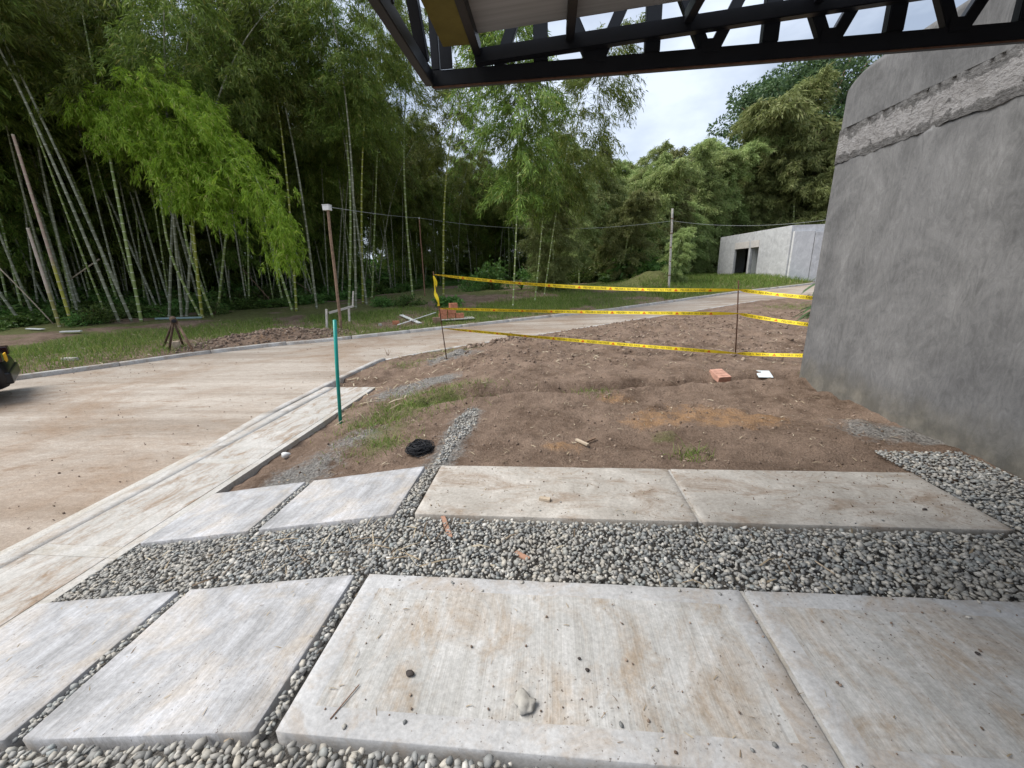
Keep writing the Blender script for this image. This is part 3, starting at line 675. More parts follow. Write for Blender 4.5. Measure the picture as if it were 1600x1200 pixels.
for x in px_: mem('post', (x, TY, TZ0 + .086), (x, TY, TZ1 - .103), .085, .046)
for x in [p + .315 for p in px_[:-1]]:
    for s in (-1, 1): mem('diagonal', (x + s * .025, TY, TZ0 + .08), (x + s * .255, TY, TZ1 - .103), .062, .044)
mem('diagonal', (-.30, TY, TZ0 + .08), (-.1, TY, TZ1 - .103), .062, .044)
for x in [p + .315 for p in px_[:-1]]: box('gusset_plate', (x - .055, TY - .0285, TZ0 + .06), (x + .055, TY - .0262, TZ0 + .125), MAT_STEEL, ft)
mem('post', (TX0 + .03, TY, TZ0 + .086), (TX0 + .03, TY, TZ1 - .103), .05, .046)
box('gusset_plate', (TX0 + .062, TY - .03, TZ0 + .086), (TX0 + .135, TY - .02, TZ0 + .42), MAT_STEEL, ft)
stt = cp(empty('side_truss', (0, 0, 0), 0, can))
SX = TX0 - .012
mem('bottom_chord', (SX, -1.2, TZ0 + .042), (SX, TY - .03, TZ0 + .042), .084, .05, stt, (1, 0, 0))
mem('top_chord', (SX, -1.2, TZ1 - .05), (SX, TY - .05, TZ1 - .05), .1, .09, stt, (1, 0, 0))
for i in range(5):
    y = TY - .12 - i * .62
    mem('diagonal', (SX, y, TZ0 + .086), (SX, y - .26, TZ1 - .103), .06, .06, stt, (1, 0, 0)); mem('diagonal', (SX, y - .56, TZ0 + .086), (SX, y - .3, TZ1 - .103), .06, .06, stt, (1, 0, 0))
zb = lambda x: 2.772 + .055 * (x + .4)                  # underside of the pitched edge beam
EY = 2.708
cp(bar('edge_beam', (-.43, EY, zb(-.43) + .0375), (3.5, EY, zb(3.5) + .0375), .05, .075, MAT_STEEL, can, (0, 0, 1), .004))
def purlin(x): cp(bar('purlin', (x, -1.2, zb(x) + .066), (x, EY - .028, zb(x) + .066), .045, .062, MAT_STEEL, can, (0, 0, 1), .003))
for x in (-.41, .115, .75, 1.4, 2.05, 2.7, 3.3): purlin(x)
xs_ = [-.43, .116, .78, 1.43, 2.08, 2.73, 3.5]
for a, b in zip(xs_[:-1], xs_[1:]):                      # ribbed sheets
    n = 40; X = np.linspace(a, b - .004, n); zc = zb(X) + .100
    v = np.vstack([np.c_[X, np.full(n, -1.2), zc], np.c_[X, np.full(n, 2.6), zc], np.c_[X, np.full(n, -1.2), zc + .02], np.c_[X, np.full(n, 2.6), zc + .02]])
    i = np.arange(n - 1); q = np.vstack([np.stack([i, i + n, i + n + 1, i + 1], -1), np.stack([i + 2 * n, i + 2 * n + 1, i + 3 * n + 1, i + 3 * n], -1), np.stack([i + n, i + 3 * n, i + 3 * n + 1, i + n + 1], -1), np.stack([i, i + 1, i + 2 * n + 1, i + 2 * n], -1)])
    cp(add_obj('roof_sheet', np_mesh('roof_sheet', v, q), MAT_SHEET, can))
cp(box('fascia_board', (-.60, -1.2, 2.842), (-.44, 2.64, 2.91), MAT_OLIVE, can, .006))

# ------------------------------------------------------------------ far house
hv = (HOUSE_L - HOUSE_R)[:2]; hl = np.linalg.norm(hv); hd = hv / hl
hz = (HOUSE_L[2] + HOUSE_R[2]) / 2 - .12
house = empty('concrete_house', (HOUSE_R[0], HOUSE_R[1], hz), math.atan2(hd[1], hd[0]))
tag(house, 'unfinished grey concrete house with two tall doorways beyond the road', 'house')
# local frame: +x along the facade away from us, facade at y=0, house body towards -y
HH = 3.75
def hb(name, lo, hi, mat=MAT_HOUSE, bev=.01, parent=house): return box(name, lo, hi, mat, parent, bev)
def along(px):                                            # where the ray through a column meets the facade line
    d = ray(px, 400)[:2]; A = np.array([[d[0], -hd[0]], [d[1], -hd[1]]]); s = np.linalg.solve(A, HOUSE_R[:2]); return s[1]
xa, xb, xc, xd = along(1147), along(1168.5), along(1171.5), along(1184)
dz, lz = 2.5, 3.05
hb('wall', (0, -.2, -1.2), (xd - .003, 0, HH)); 
hb('wall', (xa + .003, -.2, -1.2), (hl, 0, HH)); hb('wall', (xc + .003, -.2, -1.2), (xb - .003, 0, lz))
hb('parapet', (xd, -.2, lz + .003), (xa, -.003, HH))
hb('lintel', (xb, -.24, dz), (xa, .02, lz), MAT_LINTEL); hb('lintel', (xd, -.24, dz), (xc, .02, lz), MAT_LINTEL)
hb('side_wall', (-.02, -3.2, -1.2), (.18, -.205, HH)); hb('rear_wall', (0, -7, 0), (hl, -6.8, HH)); hb('end_wall', (hl - .2, -6.8, 0), (hl, -.205, HH))
hb('roof_slab', (.18, -6.8, HH - .35), (hl - .2, -.205, HH - .15))
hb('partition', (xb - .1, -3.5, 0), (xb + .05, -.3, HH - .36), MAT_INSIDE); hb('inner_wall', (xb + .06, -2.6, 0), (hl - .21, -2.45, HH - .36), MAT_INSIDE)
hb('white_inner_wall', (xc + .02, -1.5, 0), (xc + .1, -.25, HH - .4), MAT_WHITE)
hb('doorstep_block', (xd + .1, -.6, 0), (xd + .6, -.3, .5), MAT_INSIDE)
wing = cp(empty('side_wing', (0, 0, 0))) if False else None
hb('wing_pier', (-.5, -5.0, -1.2), (-.03, -3.25, HH - .5), MAT_PALEHOUSE); hb('wing_wall', (-.62, -6.2, -1.2), (-.3, -5.05, HH - .5), MAT_PALEHOUSE)
hb('wing_beam', (-.62, -9.5, HH - 1.15), (-.32, -6.25, HH - .5), MAT_LINTEL); hb('wing_pier', (-.62, -9.9, -1.2), (-.32, -9.53, HH - .5))
hb('wing_pier', (-.25, -3.2, -1.2), (-.03, -1.6, HH - .5)); hb('corner_pier', (-.22, -1.55, -1.2), (-.03, -.1, HH - .42), MAT_PALEHOUSE)

# ------------------------------------------------------------------ vegetation
def leaf_arrays(P, D, length, width, fold=.15):
    """kite-shaped leaves: base points P, unit directions D"""
    n = len(P); ref = rng.normal(0, 1, (n, 3)); S = np.cross(D, ref); S /= np.linalg.norm(S, axis=1)[:, None] + 1e-9; N = np.cross(S, D)
    Ln = length[:, None]; W = width[:, None]
    mid = P + D * Ln * .4
    v = np.stack([P, mid + S * W * .5 + N * W * fold, P + D * Ln + np.array([0, 0, -1]) * Ln * .12, mid - S * W * .5 + N * W * fold], 1).reshape(-1, 3)
    b = np.arange(n)[:, None] * 4
    return v, np.hstack([b, b + 1, b + 2, b + 3])
def unit(v): return v / (np.linalg.norm(v, axis=-1, keepdims=True) + 1e-9)
def culm_pts(h, lean, arch, az, n=60):
    t = np.linspace(0, 1, n); r = lean * h * t + arch * h * t ** 3.2; z = h * t - .42 * arch * h * t ** 4
    return np.c_[r * math.cos(az), r * math.sin(az), z]
def culm_mesh(name, pts, r0, r1, n=7, node=.32, mat=CULM_GREY):
    s = np.r_[0, np.cumsum(np.linalg.norm(np.diff(pts, axis=0), axis=1))]
    st = []; x = node / 2
    st.append(0)
    while x < s[-1]: st += [x - .03, x, x + .03]; x += node
    st = np.array(st); st = st[st <= s[-1]]
    P = np.stack([np.interp(st, s, pts[:, i]) for i in range(3)], -1); rad = r0 + (r1 - r0) * (st / s[-1]) ** 1.3
    rad = rad * np.where((np.arange(len(st)) % 3) == 2, 1.1, 1.0)
    v, q, t = tube_arrays(P, rad, n); me = np_mesh(name, v, q, t, True)
    al = np.r_[np.repeat(st, n), st[0], st[-1]]; set_attr(me, 'along', al); me.materials.append(mat); return me
def bamboo_foliage(name, pts, t0, nb, blen, leaves, ll, lw, mat, droop=.8, twig=True):
    P = []; D = []; tw = []
    for b in range(nb):
        t = t0 + (1 - t0) * (b + random.random()) / nb
        i = t * (len(pts) - 1); i0 = int(min(i, len(pts) - 2)); base = pts[i0] + (pts[i0 + 1] - pts[i0]) * (i - i0)
        a = random.uniform(0, 2 * math.pi); u = (t - t0) / (1 - t0); Ln = blen * (.45 + 1.0 * math.sin(math.pi * min(1, .12 + u * .82))) * random.uniform(.6, 1.2)
        d = np.array([math.cos(a), math.sin(a), random.uniform(.1, .6)])
        s = np.linspace(0, 1, 7)[:, None]; br = base + d * Ln * s + np.array([0, 0, -1]) * Ln * droop * s ** 2.2
        tw.append(br)
        m = leaves; ss = random.random() * 0 + rng.uniform(.15, 1, m) ** .8; k_ = ss * 6; k0 = np.clip(k_.astype(int), 0, 5)
        c = br[k0] + (br[k0 + 1] - br[k0]) * (k_ - k0)[:, None]
        # short side twigs in tufts
        nt_ = max(3, m // 14); tuft = rng.integers(0, nt_, m); tc = c[rng.integers(0, m, nt_)] + rng.normal(0, .17 * blen ** .5, (nt_, 3)) * np.array([1, 1, .7]) - np.array([0, 0, .12])
        c = tc[tuft] * .72 + c * .28 + rng.normal(0, .05, (m, 3))
        P.append(c); dd = unit(np.array([d[0], d[1], 0])) * .45 + rng.normal(0, .42, (m, 3)) + np.array([0, 0, -.55]); D.append(unit(dd))
    P = np.vstack(P); D = np.vstack(D); n = len(P)
    v, q = leaf_arrays(P, D, rng.uniform(.65, 1.25, n) * ll, rng.uniform(.75, 1.2, n) * lw)
    if twig:
        V = [v]; Qs = [q]; off = len(v)
        for br in tw:
            a, b, _ = tube_arrays(br[::2], .008, 3, False); V.append(a); Qs.append(b + off); off += len(a)
        v = np.vstack(V); q = np.vstack(Qs)
    me = np_mesh(name, v, q); me.materials.append(mat); return me
# grove bamboo variants: (culm mesh, foliage mesh)
VAR = []
for i in range(10):
    h = [13, 15, 14, 12, 16, 13.5, 11, 9.5, 15.5, 14.5][i]; pts = culm_pts(h, .01 * min(i, 5), [.16, .1, .22, .3, .12, .18, .2, .26, .1, .16][i], i * 1.1)
    fm = bamboo_foliage('bamboo_leaves', pts, [.38, .45, .30, .34, .42, .22, .12, .1, .6, .56][i], 78 if i < 8 else 44, 1.7, 190, .24, .038, LEAF_DARK)
    VAR.append((pts, fm, h))
CULM_MESH = {}
def culm_var(i, mat):
    key = (i, mat.name)
    if key not in CULM_MESH: CULM_MESH[key] = culm_mesh('bamboo_culm', VAR[i][0], .058, .012, 7, .32, mat)
    return CULM_MESH[key]
def bamboo(base, direction, i, mat, label, group, sc=1, rz=None, foliage=True, name='bamboo_plant', thick=1):
    o = empty(name, base); tag(o, label, 'bamboo', group)
    q = Vector((0, 0, 1)).rotation_difference(Vector(direction).normalized()); o.rotation_mode = 'QUATERNION'
    o.rotation_quaternion = q @ Quaternion((0, 0, 1), random.uniform(0, 6.28) if rz is None else rz); o.scale = (sc, sc, sc)
    c_ = link(bpy.data.objects.new('culm', culm_var(i, mat)), o)
    if thick != 1: c_.scale = (thick, thick, 1)
    if foliage: link(bpy.data.objects.new('foliage', VAR[i][1]), o)
    return o
def hero(bpx, tpx, i, mat, label, group='separate bamboo culms at the grove edge', sc=1, foliage=True, thick=1, rz=None):
    b = ground_at(*bpx); b[2] -= .05; t = on_y(*tpx, b[1]); i = 8 + i % 2; return bamboo(b, t - b, i, mat, label, group, sc, rz, foliage, thick=thick)
G, GN, YL = CULM_GREY, CULM_GREEN, CULM_YELL
hero((112, 495), (28, 120), 1, G, 'thick grey-green bamboo culm leaning left behind the cut yellow pole', thick=1.25)
hero((124, 497), (22, 200), 4, G, 'grey bamboo culm just right of the leaning thick one')
hero((186, 503), (72, 170), 0, G, 'grey culm leaning left, crossing behind other culms at far left')
hero((206, 502), (108, 250), 4, G, 'dull grey culm leaning left beside the curved pale one')
hero((221, 503), (147, 122), 1, GN, 'tall pale curved bamboo culm reaching up through the left canopy gap', thick=1.1)
hero((12, 505), (-60, 330), 3, G, 'grey culm at the left picture edge behind the parked car')
hero((36, 508), (-14, 430), 3, G, 'short visible grey culm leaning at far left above white scraps')
hero((264, 497), (262, 320), 0, G, 'upright grey culm left of the bright drooping foliage')
hero((284, 497), (266, 330), 4, G, 'grey culm in the middle of the trio under bright foliage')
hero((291, 496), (290, 330), 1, G, 'pale grey culm right of the trio under bright foliage')
hero((340, 487), (346, 340), 0, GN, 'slim green culm right of the yellow-ringed one')
hero((545, 478), (571, 150), 1, GN, 'long green culm right of the pole with white box', thick=1.1)
hero((556, 482), (562, 330), 4, G, 'grey culm directly behind the long green one by the white box pole')
hero((567, 474), (562, 380), 3, YL, 'short yellow ringed culm low behind the batter boards')
hero((573, 476), (562, 330), 4, G, 'grey mottled culm second right of the batter boards')
hero((581, 466), (590, 230), 0, GN, 'straight green culm left of a grey one mid grove')
hero((590, 458), (602, 200), 1, G, 'tall grey culm mid grove beside straight green one', thick=1.1)
hero((610, 452), (640, 175), 4, GN, 'green culm leaning right behind two crossing culms')
hero((645, 466), (608, 210), 0, GN, 'green white-ringed culm leaning left of the rusty thin pole', thick=1.1)
hero((693, 462), (677, 150), 1, YL, 'brightest yellow-green ringed culm rising beneath the truss corner', thick=1.15)
hero((712, 420), (738, 250), 4, G, 'grey culm leaning right above the shrubs')
hero((706, 425), (800, 255), 0, G, 'long grey culm leaning far right across two green ones')
hero((746, 425), (776, 200), 1, GN, 'green culm left of two behind the bushy shrub')
hero((775, 430), (799, 262), 0, GN, 'pale green ringed culm right of two behind the bushy shrub')
hero((790, 425), (822, 250), 4, G, 'thin grey culm at right end of the dark grove')
hero((463, 486), (460, 400), 3, YL, 'yellow ringed culm below the tip of bright foliage')
hero((495, 482), (488, 380), 4, G, 'dark grey culm left of the pole with white box')
hero((457, 486), (432, 420), 0, GN, 'thin green culm leaning left under bright foliage tip')

# random culms filling the grove behind the heroes
def grove_point(u, depth):
    """u runs along the grove's front from left to right"""
    P = GROVE; s = np.linspace(0, 1, len(P)); x = np.interp(u, s, P[:, 0]); y = np.interp(u, s, P[:, 1])
    d = unit(np.array([[x, y]]))[0]; return np.array([x, y]) + d * depth
GROVE = np.array([ground_at(*p)[:2] for p in ((-60, 520), (0, 512), (110, 498), (230, 496), (350, 484), (450, 478), (560, 466), (660, 450), (760, 440), (850, 436))])
def in_crown_gap(p): return False
def project(p):
    c_ = RW.T @ (np.asarray(p, float) - np.array([0, 0, EYE])); return 800 + FPX * c_[0] / -c_[2]
MARKS = [(-1e9, 'beyond the left picture edge'), (0, 'behind the tall cut bamboo pole'), (110, 'left of the trestle'), (230, 'behind the bright drooping foliage'), (400, 'left of the white box pole'), (515, 'just right of the white box pole'), (600, 'around the thin rusty pole'), (690, 'above the upper caution tape'), (800, 'near the right end of the grove')]
def near_mark(p): 
    x = project(p); return [m for (a, m) in MARKS if x >= a][-1]
cnt = 0
for row, (n, d0_, d1_) in enumerate(((60, .4, 3.5), (44, 3.0, 6.5), (46, 6.5, 11), (40, 11, 20))):
    for j in range(n):
        u = (j + random.random()) / n; q = grove_point(u, random.uniform(d0_, d1_)); z = tz(*q)
        ld = np.array([random.gauss(0, .09), random.gauss(0, .07), 1]); i = random.randrange(6) if row else random.choice([8, 9])
        bamboo((q[0], q[1], z - .05), ld, i, random.choice([G, G, G, GN]), ('slender leafy bamboo in the grove front ' if row < 2 else 'dark leafy bamboo deep in the grove ') + near_mark((q[0], q[1], 1)),
               'bamboo of the grove front' if row < 2 else 'bamboo deep in the grove', random.uniform(.85, 1.15), None, True, thick=random.uniform(.6, 1.0))

# bright arching bamboo in front of the grove
hb0 = ground_at(316, 497); hz0 = hb0[1] - .6
ba = empty('arching_bamboo', (hb0[0], hb0[1], hb0[2] - .05)); tag(ba, 'bright green bamboo drooping over in a leafy arch before the grove', 'bamboo')
def loc(p): return np.asarray(p) - np.array([hb0[0], hb0[1], hb0[2] - .05])
def px3(px, py, dy=0): return on_y(px, py, hz0 + dy)
def spl(P, n=40):
    P = np.asarray(P, float); t = np.linspace(0, len(P) - 1, n); out = []
    for x in t:
        i = int(min(x, len(P) - 2)); f_ = x - i; p0 = P[max(i - 1, 0)]; p1 = P[i]; p2 = P[i + 1]; p3 = P[min(i + 2, len(P) - 1)]
        out.append(.5 * ((2 * p1) + (p2 - p0) * f_ + (2 * p0 - 5 * p1 + 4 * p2 - p3) * f_ ** 2 + (3 * p1 - p0 - 3 * p2 + p3) * f_ ** 3))
    return np.array(out)
culms = [([hb0, px3(306, 400), px3(296, 320), px3(270, 230), px3(225, 170), px3(160, 150), px3(100, 175)], YL),
         ([hb0 + [.25, .3, 0], px3(292, 380, .3), px3(288, 300, .2), px3(300, 215, 0), px3(345, 215, -.3), px3(400, 280, -.5), px3(440, 370, -.6)], GN),
         ([hb0 + [-.3, .25, 0], px3(268, 400, .4), px3(250, 300, .4), px3(240, 190, .3), px3(280, 140, 0), px3(330, 190, -.3), px3(380, 260, -.4)], GN)]
anch = []
for P, m in culms:
    pts = spl(P, 60); me = culm_mesh('culm', loc(pts), .05, .012, 8, .3, m); link(bpy.data.objects.new('culm', me), ba); anch.append(pts[26:])
for P in ([(160, 150), (205, 150), (250, 190), (270, 260)], [(240, 140), (330, 190), (395, 255), (440, 320), (455, 395)], [(250, 200), (300, 250), (350, 300), (400, 330), (430, 390)],
          [(190, 170), (230, 220), (250, 280)], [(280, 230), (290, 290), (310, 330)], [(330, 250), (345, 310), (350, 345)], [(200, 130), (260, 130), (320, 170)], [(100, 165), (140, 175), (180, 195)],
          [(400, 290), (440, 350), (455, 410)], [(230, 215), (265, 255), (285, 320)], [(170, 165), (175, 200), (180, 225)], [(300, 160), (350, 220), (400, 300)], [(320, 200), (330, 260), (335, 300)], [(290, 185), (300, 240), (300, 290)], [(215, 165), (225, 200), (240, 235)]):
    anch.append(spl([px3(x, y, random.uniform(-1.0, .5)) for x, y in P], 40))
P = []; D = []
for a in anch:
    nt_ = 125; idx = rng.integers(0, len(a), nt_); tcn = a[idx] + rng.normal(0, .24, (nt_, 3)) * np.array([1, 1.8, .8]); m = 24
    tang = unit(np.gradient(a, axis=0))[idx]; td = unit(tang * .5 + rng.normal(0, .5, (nt_, 3)) + np.array([.05, -.1, -.45]))
    u_ = rng.random((nt_ * m, 1)); TD = np.repeat(td, m, 0)
    P.append(np.repeat(tcn, m, 0) + TD * u_ * .42 + rng.normal(0, .035, (nt_ * m, 3)) - np.array([0, 0, .08]) * u_ ** 2)
    D.append(unit(TD * .75 + rng.normal(0, .4, (nt_ * m, 3)) + np.array([0, 0, -.28])))
P = np.vstack(P); D = np.vstack(D); n = len(P); v, q = leaf_arrays(loc(P), D, rng.uniform(.13, .25, n), rng.uniform(.024, .038, n))
add_obj('foliage', np_mesh('foliage', v, q), LEAF_BRIGHT, ba)

# shrubs
SHR = []
for i in range(4):
    nb = 34; P = []; D = []
    for b in range(nb):
        a = random.uniform(0, 6.28); el = random.uniform(.15, 1.3); r = random.uniform(.6, 1.05)
        tip = np.array([math.cos(a) * math.cos(el), math.sin(a) * math.cos(el), math.sin(el) * .95]) * r; m = 46
        c = tip * rng.uniform(.45, 1, (m, 1)) + rng.normal(0, .10, (m, 3)); c[:, 2] = np.maximum(c[:, 2], .02); P.append(c)
        D.append(unit(tip * .6 + rng.normal(0, .6, (m, 3)) + np.array([0, 0, -.1])))
    P = np.vstack(P); D = np.vstack(D); n = len(P); s_ = [.13, .17, .11, .2][i]
    v, q = leaf_arrays(P, D, rng.uniform(.7, 1.3, n) * s_, rng.uniform(.4, .6, n) * s_); SHR.append(np_mesh('foliage', v, q)); SHR[-1].materials.append(LEAF_SHRUB)
st_pts = [np.array([[0, 0, -.1], [.15 * math.cos(a), .15 * math.sin(a), .35], [.4 * math.cos(a), .4 * math.sin(a), .7]]) for a in (0, 1.3, 2.5, 3.8, 5)]
V = []; Qs = []; off = 0
for p in st_pts:
    a, b, _ = tube_arrays(p, [.025, .018, .008], 5, False); V.append(a); Qs.append(b + off); off += len(a)
STEM = np_mesh('stem', np.vstack(V), np.vstack(Qs), None, True); STEM.materials.append(MAT_WOOD)
def shrub(p, i, s, sz, label, group):
    o = empty('shrub', (p[0], p[1], p[2] - .04), random.uniform(0, 6.28)); o.scale = (s, s, sz); tag(o, label, 'shrub', group)
    link(bpy.data.objects.new('foliage', SHR[i]), o); link(bpy.data.objects.new('stems', STEM), o)
NAMED = [((770, 452), 1.7, 2.3, 'tall bushy shrub with vines right of the bright ringed culm'), ((735, 455), 1.2, 1.3, 'rounded green shrub behind the upper caution tape'),
         ((640, 478), 1.0, .75, 'low leafy shrub behind the crossed white boards'), ((598, 478), .8, .6, 'low leafy shrub right of the batter boards'),
         ((700, 478), .9, .6, 'leafy weeds just behind the brick stack'), ((150, 505), .95, .9, 'leafy shrub at the foot of the far-left culms'),
         ((130, 508), .7, .6, 'small leafy shrub behind the white scraps'), ((50, 500), 1.1, 1.2, 'dark shrub at left behind the pale fallen stick'),
         ((335, 492), .8, .9, 'shrub at the base of the slim green culm'), ((890, 430), 2.0, 1.6, 'wide dark shrub at grove corner above the road'), ((850, 442), 1.3, .9, 'dark shrub above the second dirt bank')]
for (p, s, sz, lb) in NAMED: shrub(ground_at(*p), random.randrange(4), s, sz, lb, 'shrubs along the grove foot')
for j in range(90):
    u = random.random(); dpt = random.uniform(.8, 9); q = grove_point(u, dpt); s = random.uniform(.6, 1.1) + dpt * .09
    shrub(np.array([q[0], q[1], tz(*q)]), random.randrange(4), s * 1.2, s * random.uniform(.7, 1.1), 'dark undergrowth shrub among the culms ' + near_mark((q[0], q[1], 1)), 'undergrowth in the grove')

# tall dark thicket closing the back of the grove
for j in range(90):
    u = (j + random.random()) / 90; dpt = random.uniform(9, 20); q = grove_point(u, dpt); s = random.uniform(2.2, 3.7)
    shrub(np.array([q[0], q[1], tz(*q)]), random.randrange(4), s * 1.35, s, 'tall dark thicket bush at the grove back ' + near_mark((q[0], q[1], 1)), 'thicket at the back of the grove')
for j in range(70):
    p = grove_point(random.uniform(.62, 1.0) if j < 30 else random.uniform(0, .66), random.uniform(4.5, 10) if j < 30 else random.uniform(6, 14)); z = tz(p[0], p[1])
    bamboo((p[0], p[1], z - .05), np.array([random.gauss(.03, .08), random.gauss(0, .06), 1]), random.choice([5, 2, 6, 7, 7]), random.choice([G, GN]), 'dense low-leaved bamboo filling the shade ' + near_mark((p[0], p[1], 1)), 'low-leaved bamboo inside the grove', random.uniform(.85, 1.1))
for j in range(56):
    q = grove_point((j + random.random()) / 56, random.uniform(-.9, 1.2)); s = random.uniform(.4, .9)
    shrub(np.array([q[0], q[1], tz(*q)]), random.randrange(4), s * 1.4, s * .8, 'small sunlit weedy bush at the grove edge ' + near_mark((q[0], q[1], 1)), 'weedy bushes at the grove edge')
# far plume bamboo, mixed heights
PL = []
for i in range(4):
    h = [11, 13, 12, 9][i]; pts = culm_pts(h, .02, [.2, .12, .26, .34][i], i)
    fm = bamboo_foliage('plume_leaves', pts, [.1, .16, .08, .05][i], 100, 1.35, 300, .27, .048, LEAF_MID, .7, False); PL.append((fm, culm_mesh('culm', pts, .07, .015, 6, .4, CULM_GREEN), float(pts[:, 2].max()) - .15))
def plume(px, base_py, top_py, r, i, label, group, wide=1):
    p = at_dist(px, base_py, r); z = tz(p[0], p[1]); top = at_dist(px, top_py, r)[2]; s = (top - z) / PL[i][2]
    o = empty('plume_bamboo', (p[0], p[1], z - .1), random.uniform(0, 6.28)); o.scale = (s * wide, s * wide, s); tag(o, label, 'bamboo', group)
    link(bpy.data.objects.new('culm', PL[i][1]), o); link(bpy.data.objects.new('foliage', PL[i][0]), o)
NP = [(1175, 425, 135, 57, 1, 1.25, 'tallest pale green bamboo plume left of the dark tree'), (1120, 425, 205, 55, 0, 1.1, 'bamboo plume with brownish tip left of the tallest one'), (1232, 425, 165, 56, 2, 1.2, 'wide light green bamboo plume above the grey house'),
      (1285, 425, 200, 55, 1, 1.1, 'green bamboo plume beside the plastered wall edge'), (1150, 430, 300, 56, 3, 1.4, 'short dome-shaped bamboo clump left above the house'), (1090, 428, 240, 50, 2, 1, 'slim bamboo plume behind the white pole'),
      (905, 430, 215, 32, 1, 1.2, 'yellowish bamboo plume right of the dark grove'), (950, 430, 235, 36, 0, 1.1, 'bamboo plume above the middle of the road'), (1000, 430, 250, 40, 1, 1.1, 'grey-green bamboo plume below the pale sky gap'),
      (865, 435, 300, 27, 3, 1.3, 'bushy low bamboo clump at the grove corner'), (975, 430, 310, 34, 3, 1.2, 'arching yellow-green bamboo clump left of the white pole'), (1040, 430, 250, 44, 2, 1, 'feathery bamboo right of the sky gap'), (1055, 430, 352, 30, 3, 1.1, 'small hanging bamboo behind the white pole')]
for (px, b, t, r, i, w, lb) in NP: plume(px, b, t, r, i, lb, 'plume bamboo beyond the road', w)
for j in range(56):
    px = random.uniform(820, 1440); plume(px, 432, random.uniform(185, 290) if px > 1095 else random.uniform(240, 310), random.uniform(36, 62) if px < 1080 else random.uniform(55, 68), random.randrange(4), 'distant bamboo plume in the green belt ' + ('left of the pale pole' if px < 1050 else 'between pale pole and house' if px < 1120 else 'behind the grey house' if px < 1260 else 'behind the plastered wall edge'), 'distant bamboo belt', 1.2)
for j in range(14): plume(960 + j * 12 + random.uniform(-6, 6), 432, random.uniform(225, 265), random.uniform(44, 60), random.randrange(3), 'pale bamboo plume under the open sky gap', 'bamboo under the sky gap', 1.2)
for j in range(30):
    px = random.uniform(830, 1330); p = at_dist(px, 430, random.uniform(35, 46) + (20 if px > 1075 else 0)); s = random.uniform(1.4, 2.6)
    shrub(np.array([p[0], p[1], tz(p[0], p[1])]), random.randrange(4), s * 1.3, s, 'low shrub at the foot of the distant bamboo belt', 'shrubs under the distant bamboo')
# hanging branch bamboo tall at centre (fronds against the sky)
for (bp, r, tp, i, lb) in (((835, 440), 21, (900, -60), 3, 'tall bamboo whose hanging fronds cross the sky below the truss'), ((800, 440), 19, (830, -80), 2, 'tall bamboo with drooping crown right of the dark grove centre'), ((850, 440), 24, (905, 60), 0, 'slim bamboo leaning right into the pale sky gap')):
    b = at_dist(*bp, r); b[2] = tz(b[0], b[1]); t = on_y(*tp, b[1]); bamboo(b, t - b, i, GN, lb, 'separate bamboo culms at the grove edge', 1.1, 0, thick=.55)
# dark broadleaf tree behind
tp = at_dist(1225, 430, 72); tzv = tz(tp[0], tp[1]); tr = empty('broadleaf_tree', (tp[0], tp[1], tzv - .1)); tag(tr, 'large dark-leaved tree rising behind the bamboo next to the wall', 'tree')
Htop = at_dist(1230, 92, 72)[2] - tzv
tube('trunk', np.array([[0, 0, 0], [.2, .1, Htop * .3], [0, .3, Htop * .6], [.3, 0, Htop * .8]]), [.6, .45, .3, .12], MAT_WOOD, tr)
P = []; D = []
for j in range(130):
    a = random.uniform(0, 6.28); el = random.uniform(-.25, 1.5); r = random.uniform(.55, 1)
    cc = np.array([math.cos(a) * math.cos(el) * 12 * r, math.sin(a) * math.cos(el) * 9 * r, Htop * .66 + math.sin(el) * Htop * .33 * r])
    if j % 3 == 0: tube('limb', np.array([[0, .2, Htop * .5], cc * .5 + np.array([0, 0, Htop * .27]), cc]), [.22, .12, .04], MAT_WOOD, tr, 5)
    m = 260; d = unit(rng.normal(0, 1, (m, 3))); P.append(cc + d * np.array([1.75, 1.75, 1.1]) * rng.uniform(.6, 1.05, (m, 1))); D.append(unit(d + rng.normal(0, .5, (m, 3)) + np.array([0, 0, -.2])))
P = np.vstack(P); D = np.vstack(D); n = len(P); v, q = leaf_arrays(P, D, rng.uniform(.3, .55, n), rng.uniform(.18, .3, n))
add_obj('crown', np_mesh('crown', v, q), LEAF_TREE, tr)
# broad strap-leaved plants
def strap_plant(p, nl, ln, w, label, mat=LEAF_SHRUB, name='strap_leaved_plant', up=1.0):
    o = empty(name, p); tag(o, label, 'plant')
    for j in range(nl):
        a = 6.28 * j / nl + random.uniform(-.3, .3); e = random.uniform(.5, 1.2) * up; L_ = ln * random.uniform(.7, 1.1); s = np.linspace(0, 1, 8)
        r = L_ * s * math.cos(e); z = L_ * s * math.sin(e) - L_ * .55 * s ** 2.5; ww = w * np.sin(np.pi * np.clip(.08 + s * .92, 0, 1)) ** .7
        c = np.c_[r * math.cos(a), r * math.sin(a), z]; sd_ = np.array([-math.sin(a), math.cos(a), 0])
        v = np.vstack([c + sd_ * ww[:, None] + [0, 0, .015], c, c - sd_ * ww[:, None] + [0, 0, .015]]); i = np.arange(7)
        q = np.vstack([np.stack([i, i + 1, i + 9, i + 8], -1), np.stack([i + 8, i + 9, i + 17, i + 16], -1)]); add_obj('leaf', np_mesh('leaf', v, q, None, True), mat, o)
for (pp, lb) in (((815, 452), 'grey-green strap-leaved plant behind the upper tape'), ((838, 450), 'second strap-leaved plant beside the dirt bank'), ((905, 440), 'low strap-leaved plant at the road bend')):
    strap_plant(ground_at(*pp), 9, 1.5, .09, lb, up=1.1)
